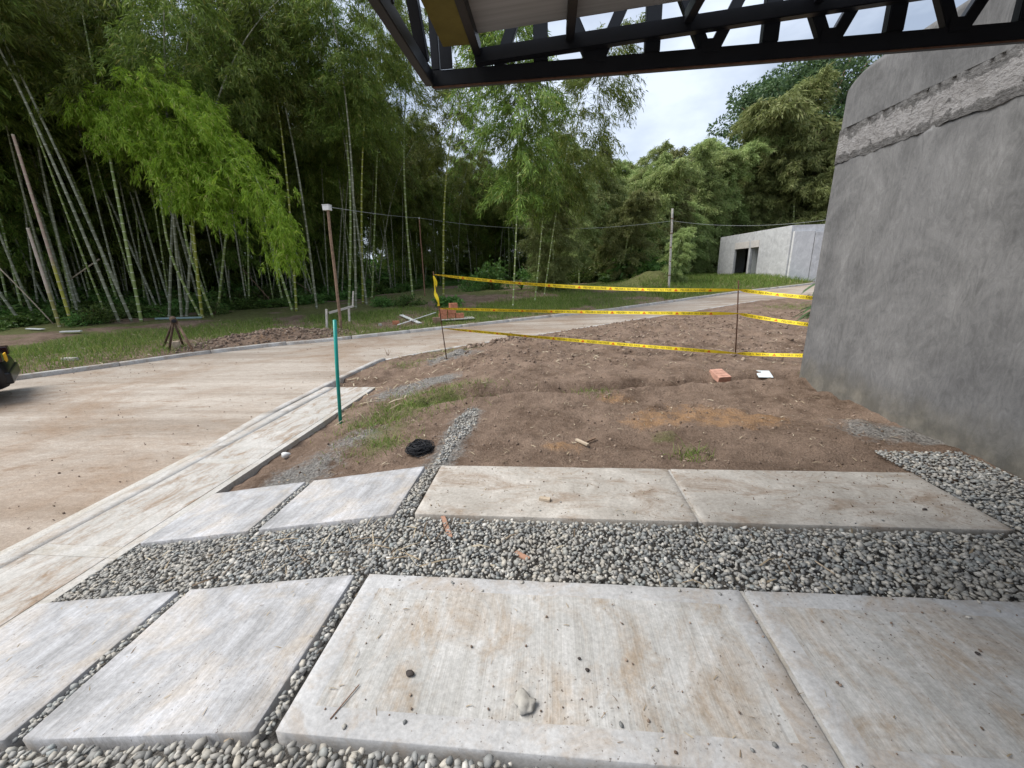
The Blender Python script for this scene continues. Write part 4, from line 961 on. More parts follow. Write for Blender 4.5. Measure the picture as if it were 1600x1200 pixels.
wp = np.array([4.75, 7.7, tz(4.75, 7.7)]); strap_plant(wp + [0, 0, .0], 4, .01, .01, 'x') if False else None
pl = empty('leafy_plant', (5.35, 8.6, tz(5.35, 8.6))); tag(pl, 'dark glossy plant peeking out behind the plastered wall', 'plant')
tube('stem', np.array([[0, 0, -.05], [.02, 0, .6], [0, .03, 1.25]]), [.03, .025, .015], MAT_WOOD, pl, 6)
for j in range(34):
    a = random.uniform(0, 6.28); zb_ = random.uniform(.55, 1.3); e = random.uniform(-.2, .8); s = np.linspace(0, 1, 6); L_ = random.uniform(.3, .5); r = L_ * s * math.cos(e); z = zb_ + L_ * s * math.sin(e) - .22 * s ** 2; ww = .05 * np.sin(np.pi * np.clip(.06 + s * .94, 0, 1))
    c = np.c_[r * math.cos(a), r * math.sin(a), z]; sd_ = np.array([-math.sin(a), math.cos(a), 0]); v = np.vstack([c + sd_ * ww[:, None], c - sd_ * ww[:, None]]); i = np.arange(5)
    add_obj('leaf', np_mesh('leaf', v, np.stack([i, i + 1, i + 7, i + 6], -1), None, True), LEAF_TREE, pl)

# ------------------------------------------------------------------ grass, litter, clods
def blades(pts, hmin, hmax, w, lean=.5):
    n = len(pts); a = rng.random(n) * 6.28; h = rng.uniform(hmin, hmax, n); ln = rng.normal(0, lean, (n, 2)) * h[:, None]
    b = np.c_[pts, terrain_z(pts[:, 0], pts[:, 1]) - .01]; sd_ = np.c_[np.cos(a), np.sin(a), np.zeros(n)] * (w * rng.uniform(.6, 1.3, n))[:, None]
    mid = b + np.c_[ln * .35, h * .6]; tip = b + np.c_[ln, h]
    v = np.stack([b - sd_, b + sd_, mid + sd_ * .7, tip, mid - sd_ * .7], 1).reshape(-1, 3); k0 = np.arange(n)[:, None] * 5
    return v, np.hstack([k0, k0 + 1, k0 + 2, k0 + 4]), np.hstack([k0 + 4, k0 + 2, k0 + 3])
def rand_verge(n, x0, x1, y0, y1, fmin, fmax, thr):
    X = rng.uniform(x0, x1, n); Y = rng.uniform(y0, y1, n); f_ = dF(X, Y); g = fbm(X * .55, Y * .55, 4) + .05 + .5 * fbm(X * 3, Y * 3, 2)
    m = (f_ > fmin) & (f_ < fmax) & (g > thr + rng.normal(0, .05, n)) & (1.7 * g2(X, Y, MOUND_L, 2.1, .9, R_(42)) < rng.random(n)) & (1.6 * g2(X, Y, MOUND_R, 1.6, 1.3) < rng.random(n))
    return np.c_[X, Y][m]
p = np.vstack([rand_verge(110000, -16, 2, 4, 24, .16, 5.5, -.06), rand_verge(60000, -3, 16, 14, 38, .16, 9, -.1)])
v, q, t = blades(p, .06, .22, .007); g = add_obj('verge_grass', np_mesh('verge_grass', v, q, t), MAT_GRASS); tag(g, 'green grass growing on the verge between road and grove', 'grass', kind='stuff')
p = rand_verge(80000, 6, 34, 20, 48, .3, 16, -.3); v, q, t = blades(p, .15, .42, .014); g = add_obj('tall_grass', np_mesh('tall_grass', v, q, t), MAT_GRASS); tag(g, 'taller grass in front of the concrete house', 'grass', kind='stuff')
P = []
for (px, py, r, n) in ((600, 660, .3, 900), (640, 628, .4, 1200), (700, 620, .35, 700), (590, 695, .2, 350), (1080, 715, .09, 130), (1290, 592, .18, 200), (925, 612, .15, 150), (640, 572, .3, 400), (705, 548, .35, 500), (1235, 480, .6, 900), (1270, 476, .8, 900), (540, 640, .12, 100)):
    c = ground_at(px, py); P.append(c[:2] + rng.normal(0, r, (n, 2)) * np.array([1, .8]))
p = np.vstack(P); p = p[(dN(p[:, 0], p[:, 1]) > .05) & (p[:, 1] > 3.1) & (p[:, 0] > -3.15) | (p[:, 1] > 7.2)]
v, q, t = blades(p, .03, .11, .0035, .8); g = add_obj('weed_grass', np_mesh('weed_grass', v, q, t), MAT_GRASS); tag(g, 'sparse weeds sprouting from the bare dirt of the yard', 'grass', kind='stuff')
def litter(n, x0, x1, y0, y1, lmin, lmax, w, zf=None, bd=.1):
    X = rng.uniform(x0, x1, n); Y = rng.uniform(y0, y1, n); a = rng.random(n) * 3.14; Ln = rng.uniform(lmin, lmax, n)
    z = terrain_z(X, Y) + .012 if zf is None else zf(X, Y)
    d = np.c_[np.cos(a), np.sin(a), rng.normal(0, .12, n)] * Ln[:, None] / 2; s = np.c_[-np.sin(a), np.cos(a), rng.normal(0, .3, n)] * (w * rng.uniform(.5, 1.3, n))[:, None]
    c = np.c_[X, Y, z]; bend = np.c_[np.zeros((n, 2)), np.abs(rng.normal(0, bd, n)) * Ln]
    v = np.stack([c - d - s, c - d + s, c + s + bend, c - s + bend, c + d + s * .3, c + d - s * .3], 1).reshape(-1, 3); k0 = np.arange(n)[:, None] * 6
    return v, np.vstack([np.hstack([k0, k0 + 1, k0 + 2, k0 + 3]), np.hstack([k0 + 3, k0 + 2, k0 + 4, k0 + 5])])
slabz = lambda x, y: np.where(x > -1.1, .003, ramp_z(x) + .004)
pieces = [litter(130, -3.1, 3.2, 1.0, 1.75, .008, .04, .0018, slabz), litter(160, -.9, 2.7, 2.37, 3.05, .008, .05, .002, slabz), litter(700, -2.6, 3.4, 3.15, 7, .02, .09, .004), litter(900, -2, 7, 7, 14, .05, .2, .008), litter(2600, -15, -2, 5, 16, .06, .35, .008), litter(90, -3, 3.4, 1.8, 2.32, .04, .16, .004, lambda x, y: ramp_z(x) - .012),
          litter(38, -2.4, -.6, 1.85, 2.3, .08, .24, .003, lambda x, y: ramp_z(x) - .006, .03)]
V = []; Qs = []; off = 0
for v, q in pieces: V.append(v); Qs.append(q + off); off += len(v)
fil = np.vstack(V); g = add_obj('dry_litter', np_mesh('dry_litter', fil, np.vstack(Qs)), MAT_STRAW); tag(g, 'dry bamboo leaves and straw bits scattered over the dirt and pebbles', 'litter', kind='stuff')
# clods and crumbs of earth
def clods(n, x0, x1, y0, y1, r, maskf=None):
    X = rng.uniform(x0, x1, n); Y = rng.uniform(y0, y1, n); m = (dN(X, Y) > .15) | (dF(X, Y) > .2)
    if maskf is not None: m &= maskf(X, Y)
    X, Y = X[m], Y[m]; s = r[0] + (r[1] - r[0]) * rng.random(len(X)) ** 3; return stones(np.c_[X, Y, terrain_z(X, Y) + s * .2], s, ico(1), (.5, .9), .6, .25)
V = []; T = []; off = 0
for a in (clods(1800, -2.8, 3.4, 3.2, 7.2, (.004, .02)), clods(6000, -2, 9, 7.2, 15, (.008, .04)), clods(16000, -14, -5, 8, 15, (.015, .065), lambda x, y: g2(x, y, MOUND_L, 2, .9, R_(42)) > .2), clods(500, RIDGE[0] - .9, RIDGE[0] + .9, RIDGE[1] - .6, RIDGE[1] + .6, (.02, .08))):
    v, t = a; V.append(v); T.append(t + off); off += len(v)
def crumbs(n, x0, x1, y0, y1):
    X = x1 - (x1 - x0) * rng.random(n) ** 1.6; Y = rng.uniform(y0, y1, n); s = .0015 + .006 * rng.random(n) ** 4; return stones(np.c_[X, Y, np.full(n, .001) + s * .3], s, ico(1), (.5, .9), .6, .25)
for a in (crumbs(420, -.9, 3.4, 1.0, 1.75), crumbs(520, -.9, 2.75, 2.37, 3.05)):
    v, t = a; V.append(v); T.append(t + off); off += len(v)
X = rng.uniform(-13, 3, 9000); Y = rng.uniform(.5, 18, 9000); m = (dN(X, Y) < -.05) & (dF(X, Y) < -.05) & (fbm(X * .6, Y * .6, 3) + .35 * (dN(X, Y) > -1.0) > rng.normal(.06, .08, 9000)); X, Y = X[m], Y[m]
sz = .003 + .011 * rng.random(len(X)) ** 5; v, t = stones(np.c_[X, Y, road_z(X, Y) + .006 + sz * .2], sz, ico(1), (.4, .8), .5, .25); V.append(v); T.append(t + off); off += len(v)
g = add_obj('earth_clods', np_mesh('earth_clods', np.vstack(V), None, np.vstack(T), False), MAT_CLOD); tag(g, 'loose clods and crumbs of brown earth over the dug ground', 'soil', kind='stuff')

# ------------------------------------------------------------------ poles, cable, tape
def pole(name, bpx, tpx, r0, r1, mat, label, cat='pole', wob=.01, dy=0, group=None):
    b = ground_at(*bpx); t = on_y(*tpx, b[1] + dy); b = b.copy(); b[2] -= .15; n = 14; s = np.linspace(0, 1, n)[:, None]
    pts = b + (t - b) * s + np.c_[rng.normal(0, wob, n), rng.normal(0, wob, n), np.zeros(n)]
    o = empty(name, tuple(b)); tag(o, label, cat, group); v, q, tr_ = tube_arrays(pts - b, np.linspace(r0, r1, n), 9); me = np_mesh('shaft', v, q, tr_, True); add_obj('shaft', me, mat, o); return o, b, t
o1, b1, t1 = pole('service_pole', (533, 515), (512, 325), .055, .045, MAT_WOOD, 'leaning brown wooden pole with white box on top', wob=.006)
bx_ = box('junction_box', (-.13, -.11, -.11), (.1, .09, .05), MAT_WHITE, o1, .01); bx_.location = Vector(t1 - b1) + Vector((0, 0, .03))
bl = box('box_lid', (-.14, -.12, .052), (.11, .1, .07), MAT_WHITE, o1, .004); bl.location = bx_.location
o2, b2, t2 = pole('thin_pole', (664, 462), (655, 342), .04, .03, MAT_REDWOOD, 'thin rusty-brown pole carrying the cable mid grove', wob=.006)
cp_ = box('insulator', (-.04, -.04, 0), (.04, .04, .08), MAT_WHITE, o2, .01); cp_.location = Vector(t2 - b2)
o3, b3, t3 = pole('cable_pole', (1045, 452), (1051, 326), .07, .06, MAT_PALEPOLE, 'pale bleached pole on the verge beside the far road', wob=.008)
for j in range(5):
    f = .2 + j * .17; q_ = (t3 - b3) * f; tube('ring', np.array([q_, q_ + (t3 - b3) * .012]), .074, MAT_WOOD, o3, 9)
def cable(a, b, sag, label):
    s = np.linspace(0, 1, 40)[:, None]; P = a + (b - a) * s; P[:, 2] -= sag * 4 * (s * (1 - s))[:, 0]
    o = tube('overhead_cable', P, .009, MAT_WIRE, None, 5); return tag(o, label, 'cable', 'overhead cable spans')
c3 = t3 + (b3 - t3) * .14
cable(t1 + [.1, 0, .02], t2 + [0, 0, .06], .05, 'cable span from the white box to the thin rusty pole')
cable(t2 + [0, 0, .06], c3, .55, 'long sagging cable from thin rusty pole to pale pole')
e3 = at_dist(1330, 338, 27); cable(c3, e3, .35, 'cable span from pale pole towards the plastered wall')
ep = empty('end_pole', (e3[0], e3[1], tz(e3[0], e3[1]) - .1)); tag(ep, 'pole hidden behind the plastered wall that carries the cable end', 'pole')
tube('shaft', np.array([[0, 0, 0], [0, 0, e3[2] - tz(e3[0], e3[1]) + .2]]), .06, MAT_PALEPOLE, ep)

gp_ = ground_at(531, 662); tg = on_y(523, 500, gp_[1]); gl = tube('turquoise_post', np.array([gp_ - [0, 0, .15], (gp_ + tg) / 2, tg]), .024, MAT_TURQ, None, 12)
tag(gl, 'thin turquoise plastic post standing beside the sidewalk', 'post')

def stake(bpx, tpx, label, dy=0):
    b = ground_at(*bpx); t = on_y(*tpx, b[1] + dy); o = tube('rebar_stake', np.array([b - [0, 0, .2], (b + t) / 2, t]), .011, MAT_RUST, None, 6); tag(o, label, 'stake', 'tape stakes'); return b, t
bl_, tl_ = stake((699, 562), (677, 424), 'leaning rusty rebar stake at the left end of the tapes')
br_, tr2 = stake((1150, 556), (1154, 438), 'upright rusty rebar stake right where all tapes cross')
hb_ = np.array([on_y(1300, 505, 6.9)[0], 6.92, 0.]); hb_[2] = tz(hb_[0], hb_[1]); ho = tube('rebar_stake', np.array([hb_ - [0, 0, .2], hb_ + [0, 0, 1.5]]), .011, MAT_RUST, None, 6); tag(ho, 'rebar stake behind the plastered wall holding the tape ends', 'stake', 'tape stakes')
tcv = bpy.data.curves.new('lettering', 'FONT'); tcv.body = 'PELIGRO  NO PASE'; tcv.size = .052; tcv.resolution_u = 1
tob = bpy.data.objects.new('lettering_source', tcv); col.objects.link(tob); dg = bpy.context.evaluated_depsgraph_get(); tm = bpy.data.meshes.new_from_object(tob.evaluated_get(dg)); bpy.data.objects.remove(tob)
bmt = bmesh.new(); bmt.from_mesh(tm); bmesh.ops.triangulate(bmt, faces=bmt.faces[:]); TV = np.array([w.co[:2] for w in bmt.verts]); TT = np.array([[w.index for w in f_.verts] for f_ in bmt.faces]); bmt.free()
TV[:, 1] -= (TV[:, 1].max() + TV[:, 1].min()) / 2; TL = TV[:, 0].max()
def tape(nodes, sag, label, w=.064):
    """yellow printed ribbon hung between the stakes"""
    o = empty('caution_tape', tuple(nodes[0])); tag(o, label, 'caution tape', 'caution tapes'); base = np.array(nodes[0]); n = 70
    for a, b, sg, ph in zip(nodes[:-1], nodes[1:], sag, (.3, 1.9)):
        s = np.linspace(0, 1, n); P = a + (b - a) * s[:, None]; P[:, 2] -= sg * 4 * s * (1 - s); tan = unit(np.gradient(P, axis=0))
        tw = .7 * np.sin(s * 6 + ph) * np.sin(np.pi * s) + .12 * np.sin(s * 23 + ph) + 1.0 * np.exp(-s * 12) + .8 * np.exp(-(1 - s) * 14)
        pinch = 1 - .6 * np.exp(-s * 40) - .6 * np.exp(-(1 - s) * 40)
        u0 = np.array([0, 0, 1.]) - tan * tan[:, 2:3]; u0 = unit(u0); nr = np.cross(tan, u0); nr *= np.where(nr[:, 1:2] > 0, -1, 1)
        up = u0 * np.cos(tw)[:, None] + nr * np.sin(tw)[:, None]; no = -u0 * np.sin(tw)[:, None] + nr * np.cos(tw)[:, None]
        V_ = np.vstack([P - up * (w / 2 * pinch)[:, None], P + up * (w / 2 * pinch)[:, None]]) - base; i = np.arange(n - 1)
        add_obj('ribbon', np_mesh('ribbon', V_, np.stack([i, i + 1, i + n + 1, i + n], -1), None, True), MAT_TAPE, o)
        Lt = np.linalg.norm(np.diff(P, axis=0), axis=1).sum(); per = TL + .16; off = .1; LV = []; LT = []; RV = []; RT = []; k_ = 0; kr = 0
        def wrap(x, y):
            f_ = np.clip(x / Lt, 0, 1) * (n - 1); i0 = np.clip(f_.astype(int), 0, n - 2); g_ = (f_ - i0)[:, None]
            lerp = lambda A: A[i0] * (1 - g_) + A[i0 + 1] * g_
            return lerp(P) + lerp(up) * y[:, None] + lerp(no) * .0025 - base
        while off + per < Lt:
            LV.append(wrap(TV[:, 0] + off, TV[:, 1])); LT.append(TT + k_); k_ += len(TV)
            x0 = off + TL + .045; RV.append(wrap(np.array([x0, x0 + .07, x0 + .035]), np.array([-.022, -.022, .025]))); RT.append(np.array([[0, 1, 2]]) + kr); kr += 3; off += per
        if LV:
            add_obj('lettering', np_mesh('lettering', np.vstack(LV), None, np.vstack(LT)), MAT_INK, o)['kind'] = 'stuff'; add_obj('warning_triangles', np_mesh('warning_triangles', np.vstack(RV), None, np.vstack(RT)), MAT_INKRED, o)['kind'] = 'stuff'
YLs, YRs = bl_[1], br_[1] - .06
tape([on_y(679, 429, YLs), on_y(1154, 453, YRs), on_y(1300, 468, 6.9)], (.10, .01), 'topmost yellow caution tape between the rebar stakes')
tape([on_y(686, 482, YLs), on_y(1153, 490, YRs), on_y(1300, 511, 6.9)], (.02, .02), 'middle yellow caution tape between the rebar stakes')
tape([on_y(692, 513, YLs), on_y(1150, 552, YRs), on_y(1300, 556, 6.9)], (.015, .01), 'lowest yellow caution tape between the rebar stakes')
for (px, py) in ((684, 452), (690, 470)):
    pass
tail = empty('tape_tail', tuple(on_y(678, 431, YLs))); tag(tail, 'loose twisted tape tail hanging down the left rebar stake', 'caution tape')
s = np.linspace(0, 1, 24); A = on_y(678, 431, YLs); B = on_y(685, 478, YLs); P = A + (B - A) * s[:, None] + np.c_[.02 * np.sin(s * 9), -.02 - .015 * np.cos(s * 8), 0 * s]
wv = .012 + .022 * np.abs(np.sin(s * 7)); V_ = np.vstack([P - np.c_[wv, wv * .4, 0 * s], P + np.c_[wv, wv * .4, 0 * s]]) - A; i = np.arange(23)
add_obj('ribbon', np_mesh('ribbon', V_, np.stack([i, i + 1, i + 25, i + 24], -1)), MAT_TAPE, tail)

# cut bamboo poles at the left
def cut_culm(bpx, tpx, mat, label, r=.055):
    b = ground_at(*bpx); t = on_y(*tpx, b[1]); b[2] -= .1; me = culm_mesh('culm', np.linspace(b, t, 20) - b, r, r * .8, 9, .32, mat)
    o = link(bpy.data.objects.new('cut_bamboo_pole', me)); o.location = b; tag(o, label, 'bamboo pole', 'cut bamboo poles'); return o
cut_culm((112, 506), (17, 200), CULM_CUT, 'tall cut bamboo pole, brown top and yellow base, leaning left')
cut_culm((94, 512), (42, 352), CULM_CUT2, 'shorter cut bamboo pole with bleached top, far left')
cut_culm((316, 497), (297, 345), CULM_YELL, 'yellow bamboo pole with white rings under the bright foliage', .06)
b = ground_at(84, 507); t = on_y(-2, 418, b[1] - .5); o = tube('fallen_stick', np.linspace(b, t, 8) - b + np.c_[np.zeros(8), np.zeros(8), .05 * np.sin(np.linspace(0, 3, 8))], .022, MAT_PALEWOOD, None, 6); o.location = b; tag(o, 'pale bare stick leaning against the grove at far left', 'stick')
for (a, c_, lb, r) in (((105, 440), (155, 405), 'short pale stick caught among the left culms', .03), ((385, 395), (300, 445), 'x', .02)):
    if lb == 'x': continue
    p = ground_at(118, 497)[1]; A = on_y(*a, p + .3); B = on_y(*c_, p + .5); o = tube('fallen_stick', np.array([A, B]) - A, r, MAT_PALEWOOD, None, 6); o.location = A; tag(o, lb, 'stick')
# leaning dead culms in the grove
for (a, c_, lb) in (((505, 470), (438, 425), 'dead brown culm fallen diagonally left of the box pole'), ((430, 478), (360, 400), 'dead thin culm leaning under the bright foliage'), ((250, 480), (215, 420), 'thin dead branch leaning among left culms')):
    b = ground_at(*a); t = on_y(*c_, b[1] + .6); o = tube('dead_culm', np.array([b, (b + t) / 2 + [0, 0, .04], t]) - b, .025, MAT_WOOD, None, 6); o.location = b; tag(o, lb, 'dead culm')

# ------------------------------------------------------------------ small things on the verge
# trestle of two bamboo legs and a log
b = ground_at(268, 548); b2_ = ground_at(304, 553); top = on_y(272, 503, b[1] + .05); rd = unit(np.array([b[0], b[1], 0.])); tre = empty('trestle', tuple(b)); tag(tre, 'low bamboo trestle with dark cut log end beside the kerb', 'trestle')
tube('leg', np.array([[-.1, .0, -.05], top - b + [-.02, 0, 0]]), .03, MAT_DKWOOD, tre, 8); tube('leg', np.array([b2_ - b + [0, 0, -.05], top - b + [.05, .03, 0]]), .032, MAT_WOOD, tre, 8)
tube('leg', np.array([rd * .8 + [-.15, -.1, 0], top - b + rd * .7]), .03, MAT_DKWOOD, tre, 8); tube('leg', np.array([rd * .8 + [.35, .1, 0], top - b + rd * .7]), .03, MAT_DKWOOD, tre, 8)
tube('log', np.array([top - b - rd * .12 + [0, 0, .03], top - b + rd * .95 + [0, 0, .03]]), .085, MAT_DKWOOD, tre, 12)
tube('hollow_shade', np.array([top - b - rd * .128 + [0, 0, .03], top - b - rd * .121 + [0, 0, .03]]), .058, MAT_NET, tre, 12)  # flat black disc, painted as the shade inside the log's hollow
# batter boards
b = ground_at(511, 514); bo = empty('batter_boards', tuple(b)); tag(bo, 'low pale wooden stakes with slanting crossboard behind the leaning pole', 'stakes')
def rel(px, py, dy=0): return on_y(px, py, b[1] + dy) - b
bar('stake', rel(511, 517), rel(510, 483), .07, .05, MAT_PALEPOLE, bo, (0, 1, 0)); bar('stake', rel(546, 502, .8), rel(545, 478, .8), .07, .05, MAT_PALEPOLE, bo, (0, 1, 0)); bar('stake', rel(551, 478, 1.0), rel(552, 455, 1.0), .05, .04, MAT_PALEPOLE, bo, (0, 1, 0))
bar('crossboard', rel(514, 489, .05), rel(553, 478, .9), .03, .08, MAT_PALEPOLE, bo, (0, 0, 1))
# crossed white boards, loose brick, brick stack
def lying(name, pxa, pxb, w, th, mat, label, cat, lift=.03, group=None):
    a = ground_at(*pxa); c_ = ground_at(*pxb); a[2] += lift; c_[2] += lift; o = bar(name, Vector((0, 0, 0)), Vector(c_ - a), w, th, mat, None, (0, 0, 1), .004); o.location = a; return tag(o, label, cat, group)
lying('white_board', (627, 494), (656, 507), .16, .03, MAT_WHITE, 'short wide white board lying in the grass under a longer one', 'board', .05)
lying('white_lath', (622, 512), (681, 492), .06, .03, MAT_WHITE, 'long thin white lath crossing over the short board', 'board', .10)
lying('white_board', (44, 516), (68, 517), .14, .03, MAT_WHITE, 'small whitish scrap board near the left grove edge', 'board', .06)
lying('white_board', (96, 522), (128, 521), .16, .04, MAT_WHITE, 'white scrap board in grass right of the smaller one', 'board', .08)
lying('concrete_scrap', (100, 563), (120, 563), .15, .07, MAT_STONE, 'flat grey concrete scrap lying by the left kerb', 'scrap', .03)
lying('grey_pipe', (243, 500), (316, 498), .07, .07, MAT_PIPE, 'grey-blue pipe lying in grass behind the trestle', 'pipe', .06)
def one_brick(name, px, py, dims, rz, mat, label, rx=0, dz=0, cat='brick', holes=False):
    p = ground_at(px, py); o = empty(name, (p[0], p[1], p[2] + dims[2] / 2 + dz), rz); o.rotation_euler = (rx, 0, rz); tag(o, label, cat)
    box('block', tuple(-d / 2 for d in dims), tuple(d / 2 for d in dims), mat, o, .006)
    if holes:
        for i in range(3): box('groove', (-dims[0] / 2 * .8, (i - 1) * dims[1] * .28 - .01, dims[2] / 2), (dims[0] / 2 * .8, (i - 1) * dims[1] * .28 + .01, dims[2] / 2 + .004), mat, o, .001)
    return o
one_brick('loose_brick', 619, 507, (.25, .13, .14), .2, MAT_BRICK, 'single orange brick lying in grass left of the white boards')
one_brick('small_stone', 594, 509, (.12, .1, .08), .5, MAT_STONE, 'small pale stone in the grass left of the loose brick', cat='stone')
one_brick('sawn_stump', 277, 544, (.16, .16, .2), .4, MAT_PALEWOOD, 'short pale sawn stump under the trestle', cat='stump')
one_brick('clay_brick', 1124, 592, (.2, .25, .09), .25, MAT_PINKBRICK, 'pinkish ribbed clay brick lying beside the trench', .28, -.005, holes=True)
o = one_brick('ceramic_tile', 1193, 590, (.2, .2, .012), -.12, MAT_PALEBLUE, 'pale blue-white curved tile lying by the wall corner', .3, .03, 'tile')
# brick stack with pallet
p = ground_at(706, 500); st = empty('brick_stack', tuple(p), .35); tag(st, 'small stack of orange clay bricks on a grey board by the kerb', 'brick stack')
box('base_board', (-.75, -.3, .02), (.9, .35, .06), MAT_STONE, st, .01)
bmx = bmesh.new(); bm_box(bmx, (-.155, -.1, 0), (.155, .1, .2)); bmesh.ops.bevel(bmx, geom=bmx.edges[:], offset=.008, segments=1, affect='EDGES'); bme = bpy.data.meshes.new('brick'); bmx.to_mesh(bme); bmx.free(); bme.materials.append(MAT_BRICK)
for (x, y, z, r) in ((-.35, 0, .062, .05), (0, .02, .062, -.08), (.33, -.03, .062, .1), (-.33, .0, .264, .0), (.02, 0, .264, .12), (.1, .05, .466, .25), (-.32, .22, .062, .02)):
    o = link(bpy.data.objects.new('brick', bme), st); o.location = (x, y, z); o.rotation_euler = (0, 0, r)
p = ground_at(683, 505); one_brick('dark_block', 683, 506, (.3, .22, .25), .4, MAT_WOOD, 'dark brown block beside the brick stack', cat='block')

# ------------------------------------------------------------------ small things on the drive and dirt
def rock(name, p, r, mat, label, flat=.6, cat='stone', seed=0, lump=.5):
    v, t = ico(3); f_ = np.random.default_rng(seed).normal(0, 1, (6, 3)) * 1.8; d = 1 + lump * np.sum(np.sin(v @ f_.T + np.arange(6)), 1) / 6
    q = v * d[:, None] * np.array([r, r * .8, r * flat]); q[:, 2] -= q[:, 2].min() + r * .08; o = add_obj(name, np_mesh(name, q, None, t, True), mat); o.location = p; return tag(o, label, cat)
rock('plaster_lump', on_z(820, 1104, 0), .05, MAT_STONE, 'crumpled pale mortar lump lying on the near broomed slab', .35, seed=3, lump=.9)
rock('dark_pebble', on_z(641, 1054, 0), .016, MAT_DKSTONE, 'small dark stone left on the near broomed slab', .5, seed=5)
for i, (px, py, lb) in enumerate(((905, 1030, 'tiny dark crumb right of centre on the near slab'), (918, 1048, 'tiny dark crumb beside another on the near slab'), (1445, 797, 'small dark clod on the far strip near the wall'), (1240, 760, 'dark clod on the far slab left of the muddy end'), (1527, 1022, 'dark clod on the right near slab by picture edge'))):
    rock('clod', on_z(px, py, 0), .007 + .002 * (i % 3), MAT_DKSTONE, lb, .6, 'clod', 10 + i)
def chip(name, a, c_, w, th, mat, label, z=0, cat='wood chip'):
    A = on_z(*a, z); B = on_z(*c_, z); o = bar(name, Vector((0, 0, th / 2)), Vector(B - A) + Vector((0, 0, th / 2 + .002)), w, th, mat, None, (0, 0, 1), .002); o.location = A; return tag(o, label, cat)
chip('wood_chip', (843, 780), (860, 783), .035, .02, MAT_PALEWOOD, 'pale wood chip lying on the brown-stained far slab')
chip('wood_splint', (692, 808), (704, 842), .03, .012, MAT_REDWOOD, 'reddish wood splint lying on pebbles below the far slab', -.02)
chip('wood_splint', (805, 864), (826, 876), .035, .012, MAT_REDWOOD, 'short reddish splint on pebbles mid gravel bed', -.02)
chip('dry_stalk', (1265, 872), (1304, 898), .008, .006, MAT_PALEWOOD, 'thin pale stalk lying on pebbles towards the right', -.015)
chip('dry_stalk', (515, 1125), (562, 1070), .005, .004, MAT_REDWOOD, 'thin brown stalk lying on the near slab corner', .001)
chip('dry_stalk', (350, 1160), (395, 1142), .01, .006, MAT_PALEWOOD, 'pale dry blade on pebbles at the bottom left slab edge', -.06)
p = ground_at(915, 695); o = chip('bark_piece', (900, 688), (919, 697), .03, .02, MAT_PALEWOOD, 'pale curled bark piece on the dirt beyond the far slab', p[2] + .01)
p = ground_at(925, 690); o = chip('bark_piece', (915, 692), (930, 686), .015, .015, MAT_WOOD, 'brown curled twig beside the pale bark on the dirt', p[2] + .01)
# black netting clump
p = ground_at(655, 708); V = []; Qs = []; off = 0
for j in range(90):
    s = np.linspace(0, 1, 14); a = random.uniform(0, 6.28); c_ = np.array([random.gauss(0, .03), random.gauss(0, .03), .055]); rr = random.uniform(.05, .11); tl = random.uniform(-.7, .7)
    ring = np.c_[np.cos(s * 6.28 + a) * rr * .85, np.sin(s * 6.28 + a) * rr * math.cos(tl), np.sin(s * 6.28 + a) * rr * math.sin(tl) * .7 + .01 * np.sin(s * 20)] + c_; ring[:, 2] = np.maximum(ring[:, 2], .0)
    a_, b_2, _ = tube_arrays(ring, .0045, 4, False); V.append(a_); Qs.append(b_2 + off); off += len(a_)
o = add_obj('netting_clump', np_mesh('netting_clump', np.vstack(V), np.vstack(Qs)), MAT_NET); o.location = p; tag(o, 'crumpled black netting clump next to the pebble trail', 'netting')
p = on_z(448, 716, -.35); p = ground_at(448, 716); rock('white_stone', p, .05, MAT_WHITE, 'round whitish stone beside the sidewalk edge', .7, seed=8)
# small dry sprout by the road edge
p = ground_at(606, 560); sp_ = empty('dry_sprout', tuple(p)); tag(sp_, 'small bare forked sprout at the near road edge', 'plant')
for (dx, h) in ((-.06, .28), (.05, .24), (0.1, .2)): tube('twig', np.array([[0, 0, -.03], [dx * .3, 0, h * .5], [dx, 0, h]]), [.01, .008, .004], MAT_WOOD, sp_, 5)

# ------------------------------------------------------------------ parked car at the left edge
kd = unit((farp[2] - farp[4])[None, :2])[0]              # kerb direction, away to the left
rc = on_road(40, 604); kn = np.array([kd[1], -kd[0]]); kn = kn if kn @ np.array([1, -1]) > 0 else -kn
car = empty('parked_car', (rc[0], rc[1], float(road_z(rc[0], rc[1])) + .02), math.atan2(kd[1], kd[0])); tag(car, 'black car at the left picture edge, rear with yellow plate showing', 'car')
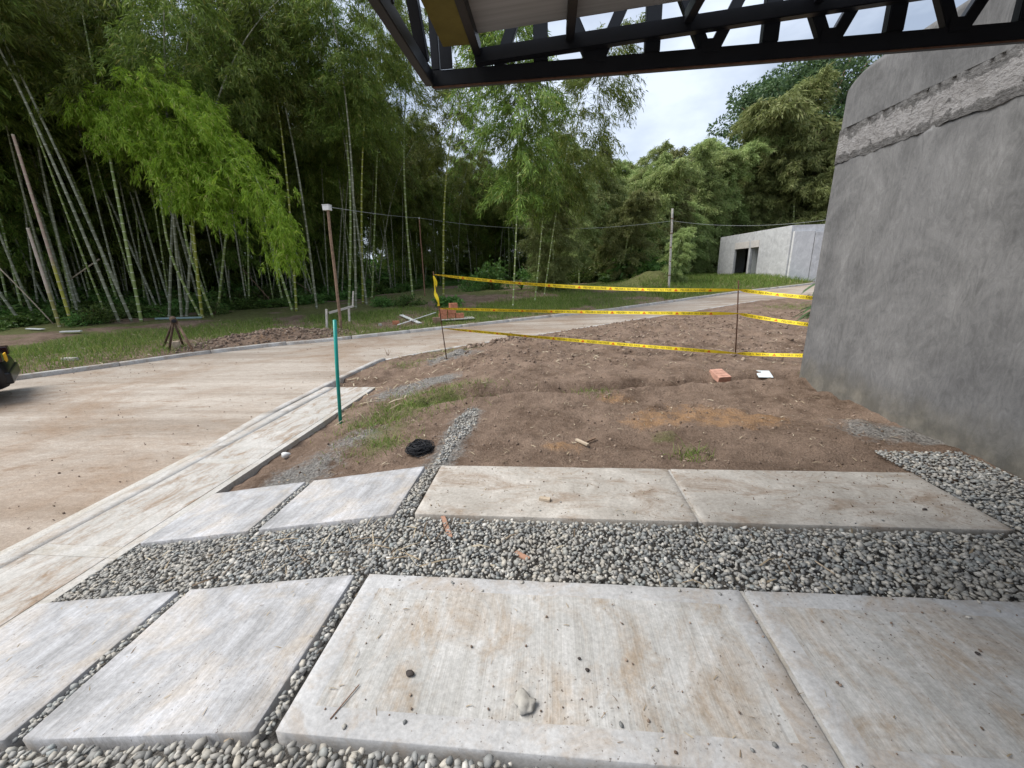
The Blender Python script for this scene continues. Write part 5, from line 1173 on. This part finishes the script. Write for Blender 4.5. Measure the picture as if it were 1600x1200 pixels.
# local frame: +x forward, rear bumper at x=0, kerb side at y=0, width towards side
sgn = 1 if (np.array([-kd[1], kd[0]]) @ kn) > 0 else -1
Wc = 1.72
def loft(name, secs, mat, bev=.05):
    bm = bmesh.new(); rings = [[bm.verts.new((x, sgn * y, z)) for (x, y, z) in s] for s in secs]; m = len(secs[0])
    for a, b in zip(rings[:-1], rings[1:]):
        for i in range(m): bm.faces.new((a[i], a[(i + 1) % m], b[(i + 1) % m], b[i]))
    bm.faces.new(rings[0]); bm.faces.new(rings[-1])
    if bev: bmesh.ops.bevel(bm, geom=[e for e in bm.edges if e.calc_face_angle(0) > .4], offset=bev, segments=3, affect='EDGES')
    return bm_obj(name, bm, mat, car, True)
prof = [(.06, .28), (0, .42), (.02, .62), (.10, .82), (.16, .95), (.9, .98), (3.0, .93), (3.9, .80), (4.15, .62), (4.18, .35), (4.1, .24), (.15, .24)]
loft('body', [[(x, y, z) for (x, z) in prof] for y in (0, .08)][:0] + [[(x + (.08 if k_ in (0, 3) else 0) * (1 if x < 2 else -1), y, z) for (x, z) in prof] for k_, y in enumerate((0.0, .12, Wc - .12, Wc))], MAT_CARPAINT, .03)
cab = [(.30, .95), (.62, 1.40), (1.0, 1.47), (2.1, 1.45), (3.0, .94)]
loft('cabin', [[(x, y + ins * ((z - .94) / .5) * (1 if y < .8 else -1), z) for (x, z) in cab] for y, ins in ((.07, .16), (Wc - .07, .16))], MAT_CARPAINT, .03)
box('bumper', (-.02, min(sgn * .05, sgn * (Wc - .05)), .32), (.12, max(sgn * .05, sgn * (Wc - .05)), .54), MAT_CARPAINT, car, .03)
rw = bmesh.new(); qd = [(.315, .25, 1.0), (.315, Wc - .25, 1.0), (.57, Wc - .32, 1.36), (.57, .32, 1.36)]; vv = [rw.verts.new((x - .012, sgn * y, z + .006)) for x, y, z in qd]; rw.faces.new(vv); ex = bmesh.ops.extrude_face_region(rw, geom=rw.faces[:]); [setattr(v_, 'co', v_.co + Vector((.03, 0, -.01))) for v_ in ex['geom'] if isinstance(v_, bmesh.types.BMVert)]
bm_obj('rear_window', rw, MAT_GLASS, car)
yc = sgn * Wc / 2; box('number_plate', (.035, yc - .17, .66), (.055, yc + .17, .82), MAT_PLATE, car, .004)
for y in (.2, Wc - .2): box('tail_light', (.02, sgn * y - .15, .74), (.14, sgn * y + .15, .90), MAT_TAIL, car, .02)
for x in (.75, 3.35):
    for y in (.1, Wc - .1):
        w_ = tube('wheel', np.array([[x, sgn * y - .1, .3], [x, sgn * y - .085, .3], [x, sgn * y + .085, .3], [x, sgn * y + .1, .3]]), [.27, .31, .31, .27], MAT_TYRE, car, 24); tube('rim', np.array([[x, sgn * y - .105, .3], [x, sgn * y + .105, .3]]), .19, MAT_RIM, w_, 16)
scene.render.film_transparent = False
